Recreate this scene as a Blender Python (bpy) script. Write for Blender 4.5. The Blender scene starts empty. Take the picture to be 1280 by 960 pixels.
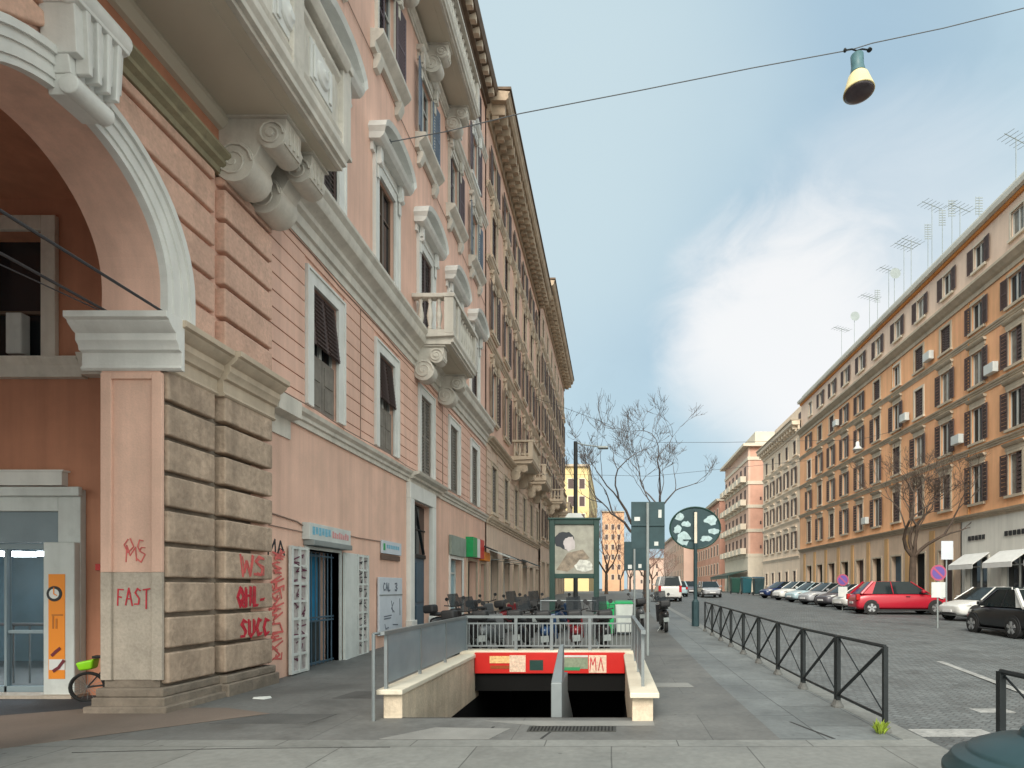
import bpy, bmesh, math, random
from mathutils import Vector, Matrix
random.seed(7)
C = bpy.context.scene.collection
R = math.radians
FP = 720.0
HX, HY, HC = 766.0, 735.0, 1.65

def lin(c):
    out = []
    for v in c[:3]:
        v /= 255.0
        out.append(v / 12.92 if v <= .04045 else ((v + .055) / 1.055) ** 2.4)
    return tuple(out)

# ------------------------------------------------------------------ materials
MATS = {}
def mat(name, col, rough=.8, var=.12, scale=1.3, bump=.0, bscale=30., streak=0., metal=0., dirt=0., dirtcol=(.10, .085, .07), spec=.4, fine=.0, emit=0., trans=0.):
    if name in MATS: return MATS[name]
    m = bpy.data.materials.new(name); MATS[name] = m
    m.use_nodes = True
    nt = m.node_tree; N = nt.nodes; L = nt.links
    for n in list(N): N.remove(n)
    out = N.new('ShaderNodeOutputMaterial'); b = N.new('ShaderNodeBsdfPrincipled')
    L.new(b.outputs[0], out.inputs[0])
    b.inputs['Roughness'].default_value = rough; b.inputs['Metallic'].default_value = metal
    b.inputs['Specular IOR Level'].default_value = spec
    geo = N.new('ShaderNodeNewGeometry')
    def noise(sc, det=5, vec=None, rg=.6):
        n = N.new('ShaderNodeTexNoise'); n.inputs['Scale'].default_value = sc; n.inputs['Detail'].default_value = det
        n.inputs['Roughness'].default_value = rg
        L.new(vec if vec else geo.outputs['Position'], n.inputs['Vector']); return n
    def rng(src, a, b_, c, d):
        r = N.new('ShaderNodeMapRange'); r.inputs[1].default_value = a; r.inputs[2].default_value = b_
        r.inputs[3].default_value = c; r.inputs[4].default_value = d; L.new(src, r.inputs[0]); return r
    cur = None
    base = N.new('ShaderNodeRGB'); base.outputs[0].default_value = (*col, 1); cur = base.outputs[0]
    def scaleby(cur, fac):
        v = N.new('ShaderNodeVectorMath'); v.operation = 'SCALE'; L.new(cur, v.inputs[0]); L.new(fac, v.inputs['Scale']); return v.outputs[0]
    if var > 0:
        n = noise(scale); cur = scaleby(cur, rng(n.outputs[0], .3, .7, 1 - var, 1 + var).outputs[0])
    if fine > 0:
        n = noise(bscale, 6); cur = scaleby(cur, rng(n.outputs[0], .3, .7, 1 - fine, 1 + fine).outputs[0])
    if streak > 0:
        mp = N.new('ShaderNodeMapping'); mp.inputs['Scale'].default_value = (3.5, 3.5, .22); L.new(geo.outputs['Position'], mp.inputs[0])
        n = noise(1.0, 6, mp.outputs[0]); cur = scaleby(cur, rng(n.outputs[0], .35, .7, 1.04, 1 - streak).outputs[0])
    if dirt > 0:
        n = noise(scale * 1.9, 8, None, .72); f = rng(n.outputs[0], .52, .72, 0, dirt)
        mx = N.new('ShaderNodeMixRGB'); mx.inputs[2].default_value = (*dirtcol, 1); L.new(f.outputs[0], mx.inputs[0]); L.new(cur, mx.inputs[1]); cur = mx.outputs[0]
    L.new(cur, b.inputs['Base Color'])
    if bump > 0:
        n = noise(bscale, 6); bp = N.new('ShaderNodeBump'); bp.inputs['Strength'].default_value = bump; bp.inputs['Distance'].default_value = .02
        L.new(n.outputs[0], bp.inputs['Height']); L.new(bp.outputs[0], b.inputs['Normal'])
    if emit > 0:
        L.new(cur, b.inputs['Emission Color']); b.inputs['Emission Strength'].default_value = emit
    if trans > 0:
        t = N.new('ShaderNodeBsdfTransparent'); mx = N.new('ShaderNodeMixShader'); mx.inputs[0].default_value = trans
        L.new(b.outputs[0], mx.inputs[1]); L.new(t.outputs[0], mx.inputs[2]); L.new(mx.outputs[0], out.inputs[0])
    return m

def paving(name, col, sx, sy, mortar, var=.18, bump=.4, rot=0., mcol=.45, patch=.2, rough=.75, off=.5):
    """stone setts or slabs laid in rows; sx, sy are the stone's size in metres"""
    m = bpy.data.materials.new(name); MATS[name] = m; m.use_nodes = True
    nt = m.node_tree; N = nt.nodes; L = nt.links; b = N['Principled BSDF']
    geo = N.new('ShaderNodeNewGeometry'); mp = N.new('ShaderNodeMapping'); mp.inputs['Rotation'].default_value = (0, 0, rot)
    wob = N.new('ShaderNodeTexNoise'); wob.inputs['Scale'].default_value = 1.1; L.new(geo.outputs['Position'], wob.inputs['Vector'])
    ws = N.new('ShaderNodeVectorMath'); ws.operation = 'SCALE'; ws.inputs['Scale'].default_value = mortar * 3; L.new(wob.outputs['Color'], ws.inputs[0])
    ad = N.new('ShaderNodeVectorMath'); L.new(geo.outputs['Position'], ad.inputs[0]); L.new(ws.outputs[0], ad.inputs[1]); L.new(ad.outputs[0], mp.inputs[0])
    br = N.new('ShaderNodeTexBrick'); br.offset = off; br.inputs['Scale'].default_value = 1; br.inputs['Brick Width'].default_value = sx; br.inputs['Row Height'].default_value = sy
    br.inputs['Mortar Size'].default_value = mortar; br.inputs['Mortar Smooth'].default_value = .3
    br.inputs['Color1'].default_value = (*[c * (1 - var) for c in col], 1); br.inputs['Color2'].default_value = (*[c * (1 + var) for c in col], 1)
    br.inputs['Mortar'].default_value = (*[c * mcol for c in col], 1)
    L.new(mp.outputs[0], br.inputs['Vector'])
    n = N.new('ShaderNodeTexNoise'); n.inputs['Scale'].default_value = .8; n.inputs['Detail'].default_value = 9; n.inputs['Roughness'].default_value = .68
    L.new(geo.outputs['Position'], n.inputs['Vector'])
    r = N.new('ShaderNodeMapRange'); r.inputs[1].default_value = .3; r.inputs[2].default_value = .7; r.inputs[3].default_value = 1 - patch; r.inputs[4].default_value = 1 + patch
    L.new(n.outputs[0], r.inputs[0])
    n2 = N.new('ShaderNodeTexNoise'); n2.inputs['Scale'].default_value = 14; n2.inputs['Detail'].default_value = 6; L.new(geo.outputs['Position'], n2.inputs['Vector'])
    r2 = N.new('ShaderNodeMapRange'); r2.inputs[1].default_value = .3; r2.inputs[2].default_value = .7; r2.inputs[3].default_value = .9; r2.inputs[4].default_value = 1.1
    L.new(n2.outputs[0], r2.inputs[0])
    v = N.new('ShaderNodeVectorMath'); v.operation = 'SCALE'; L.new(br.outputs['Color'], v.inputs[0]); L.new(r.outputs[0], v.inputs['Scale'])
    v2 = N.new('ShaderNodeVectorMath'); v2.operation = 'SCALE'; L.new(v.outputs[0], v2.inputs[0]); L.new(r2.outputs[0], v2.inputs['Scale'])
    gum = N.new('ShaderNodeTexVoronoi'); gum.inputs['Scale'].default_value = 2.6; L.new(geo.outputs['Position'], gum.inputs['Vector'])
    g1 = N.new('ShaderNodeMapRange'); g1.inputs[1].default_value = .045; g1.inputs[2].default_value = .065; g1.inputs[3].default_value = .62; g1.inputs[4].default_value = 1; L.new(gum.outputs['Distance'], g1.inputs[0])
    st_ = N.new('ShaderNodeTexNoise'); st_.inputs['Scale'].default_value = .45; st_.inputs['Detail'].default_value = 12; st_.inputs['Roughness'].default_value = .75; st_.inputs['Distortion'].default_value = .6; L.new(geo.outputs['Position'], st_.inputs['Vector'])
    s1 = N.new('ShaderNodeMapRange'); s1.inputs[1].default_value = .5; s1.inputs[2].default_value = .68; s1.inputs[3].default_value = 1; s1.inputs[4].default_value = .68; L.new(st_.outputs[0], s1.inputs[0])
    gm = N.new('ShaderNodeMath'); gm.operation = 'MULTIPLY'; L.new(g1.outputs[0], gm.inputs[0]); L.new(s1.outputs[0], gm.inputs[1])
    v3 = N.new('ShaderNodeVectorMath'); v3.operation = 'SCALE'; L.new(v2.outputs[0], v3.inputs[0]); L.new(gm.outputs[0], v3.inputs['Scale'])
    L.new(v3.outputs[0], b.inputs['Base Color'])
    rr = N.new('ShaderNodeMapRange'); rr.inputs[1].default_value = .3; rr.inputs[2].default_value = .7; rr.inputs[3].default_value = rough - .2; rr.inputs[4].default_value = rough + .12
    L.new(n.outputs[0], rr.inputs[0]); L.new(rr.outputs[0], b.inputs['Roughness'])
    inv = N.new('ShaderNodeMath'); inv.operation = 'SUBTRACT'; inv.inputs[0].default_value = 1; L.new(br.outputs['Fac'], inv.inputs[1])
    a2 = N.new('ShaderNodeMath'); a2.operation = 'MULTIPLY_ADD'; a2.inputs[1].default_value = .35; L.new(n2.outputs[0], a2.inputs[0]); L.new(inv.outputs[0], a2.inputs[2])
    bp = N.new('ShaderNodeBump'); bp.inputs['Strength'].default_value = bump; bp.inputs['Distance'].default_value = .02
    L.new(a2.outputs[0], bp.inputs['Height']); L.new(bp.outputs[0], b.inputs['Normal'])
    return m

CORN = mat('brown_cornice', (.46, .35, .25), .85, .2, 1.2, .3, 20, streak=.2, dirt=.5, dirtcol=(.16, .11, .08))
PINK = mat('pink_plaster', (.79, .50, .395), .85, .09, .5, .15, 60, streak=.17, dirt=.30, dirtcol=(.52, .34, .27), fine=.04)
PINKLOW = mat('pink_plaster_low', (.79, .505, .395), .85, .12, .45, .2, 40, streak=.15, dirt=.42, dirtcol=(.56, .38, .29), fine=.05)
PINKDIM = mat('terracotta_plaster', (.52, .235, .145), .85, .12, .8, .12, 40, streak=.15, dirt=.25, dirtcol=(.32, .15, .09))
PINKBLK = mat('pink_painted_stone', (.68, .43, .33), .85, .14, 1.6, .6, 18, streak=.12, dirt=.4, dirtcol=(.36, .25, .19), fine=.12)
STONE = mat('travertine_blocks', (.49, .365, .275), .85, .18, 1.4, 1., 11, streak=.30, dirt=.7, dirtcol=(.22, .16, .12), fine=.16)
STONELOW = mat('grey_lower_stone', (.45, .385, .32), .85, .14, 2.2, .4, 30, dirt=.45, dirtcol=(.24, .2, .16), fine=.1)
STONEDARK = mat('worn_base_and_groove_shade', (.24, .195, .155), .9, .25, 3, .8, 20, dirt=.5, dirtcol=(.09, .08, .07))
TRIM = mat('cream_stucco', (.66, .61, .54), .75, .10, 1.6, .25, 26, streak=.16, dirt=.35, dirtcol=(.33, .30, .24))
TRIMW = mat('white_stucco', (.74, .725, .69), .7, .07, 1.5, .15, 26, streak=.10, dirt=.2, dirtcol=(.42, .41, .36))
SOFFIT = mat('soffit_plaster', (.60, .53, .43), .85, .06, .7, .05, 20)
OLIVE = mat('olive_cornice_stone', (.33, .29, .19), .85, .2, 2, .4, 20, streak=.2, dirt=.4)
BEIGE = mat('beige_plaster', (.68, .51, .40), .85, .1, .7, .2, 20, streak=.16, dirt=.25, dirtcol=(.32, .24, .18))
BEIGETRIM = mat('beige_trim', (.58, .47, .36), .8, .12, 1, .2, 20, streak=.15, dirt=.35, dirtcol=(.26, .21, .15))
ROSE = mat('rose_plaster', (.72, .46, .355), .85, .1, .7, .2, 20, streak=.12, dirt=.25, dirtcol=(.38, .2, .14))
BROWNTILE = mat('brown_roof_edge', (.14, .095, .065), .8, .25, 3, .4, 20)
SHUT = mat('brown_shutter', (.085, .055, .05), .6, .15, 3, .1, 20)
SHUTV = mat('plum_shutter', (.12, .085, .095), .6, .12, 3, .1, 20)
SHUTB = mat('blue_grey_shutter', (.15, .19, .25), .6, .12, 3)
SHUTG = mat('grey_wood_shutter', (.21, .185, .16), .7, .2, 5, .2, 30)
SASH = mat('white_sash', (.55, .55, .52), .5, .06)
SASHD = mat('brown_sash', (.13, .09, .065), .5, .1)
GLASS = mat('window_glass', (.018, .022, .026), .06, .3, .4, spec=.6)
CURTAIN = mat('curtained_glass', (.20, .19, .17), .12, .3, 2.5, spec=.5)
GLASSB = mat('blue_glass', (.03, .06, .07), .25, .3, .6, spec=.6)
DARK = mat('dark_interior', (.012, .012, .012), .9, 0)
ORANGE = mat('orange_plaster', (.85, .455, .245), .85, .14, .22, .15, 10, streak=.14, dirt=.55, dirtcol=(.76, .33, .20))
PALEPINK = mat('pale_pink_plaster', (.77, .58, .46), .85, .08, .4, .1, 10, streak=.1, dirt=.2, dirtcol=(.5, .38, .3))
GREYTRIM = mat('grey_beige_trim', (.50, .42, .32), .8, .12, .8, .15, 10, streak=.15, dirt=.3, dirtcol=(.25, .2, .15))
CREAM = mat('cream_plaster', (.80, .63, .48), .85, .07, .4, .1, 10, streak=.1, dirt=.15, dirtcol=(.5, .4, .25))
CREAMTRIM = mat('cream_trim', (.74, .62, .49), .8, .07, .6)
BRICK = mat('brick_red', (.60, .34, .255), .85, .14, .6, .1, 10)
WHITEBAND = mat('pale_band', (.60, .53, .43), .8, .08)
SHOPWHITE = mat('white_storefront', (.70, .68, .62), .8, .07, .6, .1, 10, streak=.1)
RUST = mat('beige_rustication', (.62, .46, .34), .85, .12, .5, .2, 10, streak=.12)
YELLOW = mat('yellow_plaster', (.72, .56, .28), .85, .06, .2)
METALG = mat('galvanised_rail', (.23, .255, .265), .5, .1, 3, metal=.5)
MESHG = mat('perforated_panel', (.27, .33, .37), .5, .1, 2, metal=.2, trans=.28)
BLACKM = mat('black_iron', (.022, .026, .028), .5, .15, 6, metal=.3)
TEALM = mat('dark_teal_metal', (.026, .056, .064), .45, .2, 3, metal=.2)
TEALD = mat('dark_green_metal', (.016, .05, .042), .4, .2, 3)
GREYP = mat('grey_pole', (.27, .30, .30), .5, .12, 3, metal=.3)
TRAV = mat('travertine_coping', (.60, .50, .38), .75, .14, 2, .4, 24, streak=.25, dirt=.35, dirtcol=(.36, .25, .17), fine=.1)
TRAVC = mat('pale_coping_top', (.66, .60, .49), .75, .1, 2, .3, 24, dirt=.3, dirtcol=(.36, .30, .22))
REDP = mat('red_fascia', (.55, .018, .014), .4, .07, 3)
WHITE = mat('white_paint', (.72, .72, .70), .5, .06, 3)
WHITED = mat('dirty_white_metal', (.60, .62, .60), .5, .08, 2, streak=.12, dirt=.3, dirtcol=(.32, .33, .32))
BLUEW = mat('blue_white_board', (.58, .62, .68), .5, .06, 3)
LBLUE = mat('light_blue_door', (.30, .44, .50), .5, .1, 2)
DBLUE = mat('dark_blue_door', (.055, .10, .14), .5, .15, 2)
GREYBLUE = mat('grey_blue_box', (.20, .25, .28), .5, .1, 2)
ORNG = mat('orange_sticker', (.85, .27, .02), .5, .03)
LIME = mat('lime_plastic', (.33, .80, .02), .4, .05)
GREENP = mat('green_plastic', (.015, .32, .10), .45, .12, 4)
RUBBER = mat('rubber', (.02, .02, .02), .8, .1)
CHROME = mat('alloy_rim', (.52, .53, .54), .3, .05, metal=.7)
CARGLASS = mat('car_glass', (.015, .022, .024), .08, .2, spec=.3)
REDSPRAY = mat('red_spray_paint', (.50, .03, .05), .7, .2, 12)
PINKSPRAY = mat('pink_spray_paint', (.62, .13, .12), .7, .25, 9)
BLKSPRAY = mat('black_spray_paint', (.03, .03, .035), .7, .2, 12)
BARK = mat('tree_bark', (.085, .065, .055), .9, .3, 5, .5, 20)
TWIG = mat('brown_twigs', (.10, .075, .06), .9, .2, 2)
BARKW = mat('warm_bark', (.085, .06, .045), .9, .3, 4, .4, 20)
LAMPG = mat('lamp_cream_glass', (.72, .62, .33), .35, .08, 3)
LAMPD = mat('lamp_underside', (.10, .08, .09), .3, .2, 8)
LAMPT = mat('lamp_teal_housing', (.06, .14, .16), .45, .2, 6)
CABLE = mat('cable', (.05, .05, .055), .6, 0)
TAIL = mat('tail_lamp', (.45, .01, .01), .25, 0)
HEADL = mat('head_lamp', (.6, .6, .58), .15, 0)
PLATE = mat('number_plate_white', (.65, .65, .65), .5, 0)
BLACKP = mat('black_plastic', (.025, .025, .027), .55, .1)

# ------------------------------------------------------------------ mesh builder
def FL(xf):   # facade on the left side of the street, facing +X: (u, w, v) -> world
    return lambda u, w, v: Vector((w + xf, u, v))
def FR(xf):   # facade on the right side, facing -X
    return lambda u, w, v: Vector((xf - w, u, v))
def FS(yf):   # wall facing the camera (-Y): u runs along X
    return lambda u, w, v: Vector((u, yf - w, v))
def FW(): return lambda x, y, z: Vector((x, y, z))

class MB:
    def __init__(s, f=None): s.bm = bmesh.new(); s.f = f or FW()
    def V(s, p): return s.bm.verts.new(s.f(*p))
    def box(s, a0, a1, b0, b1, c0, c1):
        v = [s.V(p) for p in ((a0, b0, c0), (a1, b0, c0), (a1, b1, c0), (a0, b1, c0), (a0, b0, c1), (a1, b0, c1), (a1, b1, c1), (a0, b1, c1))]
        for q in ((0, 3, 2, 1), (4, 5, 6, 7), (0, 1, 5, 4), (1, 2, 6, 5), (2, 3, 7, 6), (3, 0, 4, 7)): s.bm.faces.new([v[i] for i in q])
        return s
    def hexa(s, pts):
        v = [s.V(p) for p in pts]
        for q in ((0, 3, 2, 1), (4, 5, 6, 7), (0, 1, 5, 4), (1, 2, 6, 5), (2, 3, 7, 6), (3, 0, 4, 7)): s.bm.faces.new([v[i] for i in q])
        return s
    def mould(s, u0, u1, prof):   # profile [(w, v)...] closed polygon extruded along u
        a = [s.V((u0, w, v)) for w, v in prof]; b = [s.V((u1, w, v)) for w, v in prof]; n = len(prof)
        for i in range(n): s.bm.faces.new((a[i], a[(i + 1) % n], b[(i + 1) % n], b[i]))
        s.bm.faces.new(a[::-1]); s.bm.faces.new(b); return s
    def prismw(s, poly, w0, w1):  # polygon [(u, v)...] extruded along w
        a = [s.V((u, w0, v)) for u, v in poly]; b = [s.V((u, w1, v)) for u, v in poly]; n = len(poly)
        for i in range(n): s.bm.faces.new((a[i], a[(i + 1) % n], b[(i + 1) % n], b[i]))
        s.bm.faces.new(a[::-1]); s.bm.faces.new(b); return s
    def prismv(s, poly, v0, v1):
        a = [s.V((u, w, v0)) for u, w in poly]; b = [s.V((u, w, v1)) for u, w in poly]; n = len(poly)
        for i in range(n): s.bm.faces.new((a[i], a[(i + 1) % n], b[(i + 1) % n], b[i]))
        s.bm.faces.new(a[::-1]); s.bm.faces.new(b); return s
    def quad(s, *p): s.bm.faces.new([s.V(q) for q in p]); return s
    def lathe(s, c, prof, n=12, axis='v'):
        cu, cw, cv = c; rings = []
        for r, h in prof:
            ring = []
            for i in range(n):
                t = 2 * math.pi * i / n; x, y = r * math.cos(t), r * math.sin(t)
                p = {'v': (cu + x, cw + y, cv + h), 'u': (cu + h, cw + x, cv + y), 'w': (cu + x, cw + h, cv + y)}[axis]
                ring.append(s.V(p))
            rings.append(ring)
        for a, b in zip(rings, rings[1:]):
            for i in range(n): s.bm.faces.new((a[i], a[(i + 1) % n], b[(i + 1) % n], b[i]))
        s.bm.faces.new(rings[0][::-1]); s.bm.faces.new(rings[-1]); return s
    def tube(s, pts, r, n=6, r1=None, flat=None):
        P = [s.f(*p) for p in pts]; m = len(P); rings = []
        prev = None
        for i, p in enumerate(P):
            d = (P[min(i + 1, m - 1)] - P[max(i - 1, 0)])
            if d.length < 1e-6: d = Vector((0, 0, 1))
            d.normalize()
            if prev is None:
                a = Vector((0, 0, 1)) if abs(d.z) < .9 else Vector((1, 0, 0))
                x = d.cross(a).normalized()
            else:
                x = (prev - d * prev.dot(d))
                x = x.normalized() if x.length > 1e-5 else d.orthogonal().normalized()
            prev = x; y = d.cross(x)
            rr = r if r1 is None else r + (r1 - r) * i / (m - 1)
            if isinstance(r, (list, tuple)): rr = r[i]
            rings.append([s.bm.verts.new(p + x * rr * math.cos(2 * math.pi * k / n) + y * rr * math.sin(2 * math.pi * k / n)) for k in range(n)])
        for a, b in zip(rings, rings[1:]):
            for k in range(n): s.bm.faces.new((a[k], a[(k + 1) % n], b[(k + 1) % n], b[k]))
        s.bm.faces.new(rings[0][::-1]); s.bm.faces.new(rings[-1]); return s
    def strokes(s, pls, r, w=.0, th=.004):  # flat painted strokes lying on the wall: polylines in (u, v), ribbon width 2r
        for pl in pls:
            for (a, b) in zip(pl, pl[1:]):
                du, dv = b[0] - a[0], b[1] - a[1]; l = math.hypot(du, dv) or 1e-6
                nx, ny = -dv / l * r, du / l * r; ex, ey = du / l * r * .7, dv / l * r * .7
                s.prismw([(a[0] - ex + nx, a[1] - ey + ny), (a[0] - ex - nx, a[1] - ey - ny), (b[0] + ex - nx, b[1] + ey - ny), (b[0] + ex + nx, b[1] + ey + ny)], w, w + th)
                w += .0006
        return s
    def loft(s, rings, cap=True):
        rs = [[s.V(p) for p in r] for r in rings]; n = len(rs[0])
        for a, b in zip(rs, rs[1:]):
            for i in range(n): s.bm.faces.new((a[i], a[(i + 1) % n], b[(i + 1) % n], b[i]))
        if cap: s.bm.faces.new(rs[0][::-1]); s.bm.faces.new(rs[-1])
        return s
    def mesh(s, name, m, smooth=False, norm=True):
        if norm: bmesh.ops.recalc_face_normals(s.bm, faces=s.bm.faces)
        me = bpy.data.meshes.new(name); s.bm.to_mesh(me); s.bm.free()
        me.materials.append(m)
        if smooth:
            for p in me.polygons: p.use_smooth = True
        return me
    def build(s, name, m, parent=None, smooth=False, bevel=0, seg=2, subsurf=0, norm=True, loc=None):
        o = bpy.data.objects.new(name, s.mesh(name, m, smooth, norm)); C.objects.link(o)
        if parent: o.parent = parent; o.location = Vector(loc or (0, 0, 0)) - (parent_world(parent) if loc is None else Vector((0, 0, 0)))
        elif loc: o.location = loc
        if bevel:
            b = o.modifiers.new('bevel', 'BEVEL'); b.width = bevel; b.segments = seg; b.limit_method = 'ANGLE'; b.angle_limit = R(35)
            for p in o.data.polygons: p.use_smooth = True
            w = o.modifiers.new('wn', 'WEIGHTED_NORMAL')
        if subsurf:
            b = o.modifiers.new('sub', 'SUBSURF'); b.levels = subsurf; b.render_levels = subsurf
        return o
def parent_world(p):
    v = Vector(p.location)
    while p.parent: p = p.parent; v = v + Vector(p.location)
    return v
def empty(name, loc, rz=0):
    o = bpy.data.objects.new(name, None); C.objects.link(o); o.location = loc; o.rotation_euler = (0, 0, rz); return o
def tag(o, label=None, cat=None, group=None, kind=None):
    if label: o['label'] = label
    if cat: o['category'] = cat
    if group: o['group'] = group
    if kind: o['kind'] = kind
    return o
def copy_tree(o, parent=None):
    c = o.copy(); C.objects.link(c)
    if parent: c.parent = parent
    for ch in [x for x in o.children]: copy_tree(ch, c)
    return c
def repeat(name, me, parent, pts):
    for p in pts:
        o = bpy.data.objects.new(name, me); C.objects.link(o); o.parent = parent; o.location = Vector(p) - parent_world(parent)
def gz(y): return .02 * min(max(y - 10, 0), 50)
# ------------------------------------------------------------------ facade pieces
def wall(mb, u0, u1, v0, v1, holes, depth=.26, w=0.):
    us = sorted({u0, u1, *[min(max(x, u0), u1) for h in holes for x in h[:2]]}); vs = sorted({v0, v1, *[min(max(x, v0), v1) for h in holes for x in h[2:]]})
    for a, b in zip(us, us[1:]):
        # merge vertical runs
        run = None
        for c, d in zip(vs, vs[1:]):
            cu, cv = (a + b) / 2, (c + d) / 2
            solid = not any(h[0] < cu < h[1] and h[2] < cv < h[3] for h in holes)
            if solid: run = (run[0], d) if run else (c, d)
            if (not solid or d == vs[-1]) and run:
                mb.quad((a, w, run[0]), (b, w, run[0]), (b, w, run[1]), (a, w, run[1])); run = None
    for a, b, c, d in holes:
        mb.quad((a, w, c), (a, w, d), (a, w - depth, d), (a, w - depth, c)); mb.quad((b, w, c), (b, w, d), (b, w - depth, d), (b, w - depth, c))
        mb.quad((a, w, d), (b, w, d), (b, w - depth, d), (a, w - depth, d)); mb.quad((a, w, c), (b, w, c), (b, w - depth, c), (a, w - depth, c))
    return mb

def leaf(f, u0, w0, v0, W, H, d, A, slats=14, th=.045):
    ca, sa = math.cos(R(A)), math.sin(R(A))
    g = lambda s, t, v: f(u0 + d * (s * ca - t * sa), w0 + s * sa + t * ca, v)
    m = MB(g); e = .07
    m.box(0, e, 0, th, v0, v0 + H); m.box(W - e, W, 0, th, v0, v0 + H)
    for z in (v0, v0 + H * .5 - e / 2, v0 + H - e): m.box(e, W - e, .001, th - .001, z, z + e)
    n = slats; z0 = v0 + e; hh = (H - 2 * e) / n
    for i in range(n):
        z = z0 + i * hh
        m.hexa([(e, .004, z + hh * .75), (W - e, .004, z + hh * .75), (W - e, th - .006, z), (e, th - .006, z), (e, .004, z + hh * .75 + .014), (W - e, .004, z + hh * .75 + .014), (W - e, th - .006, z + .014), (e, th - .006, z + .014)])
    return m

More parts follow.
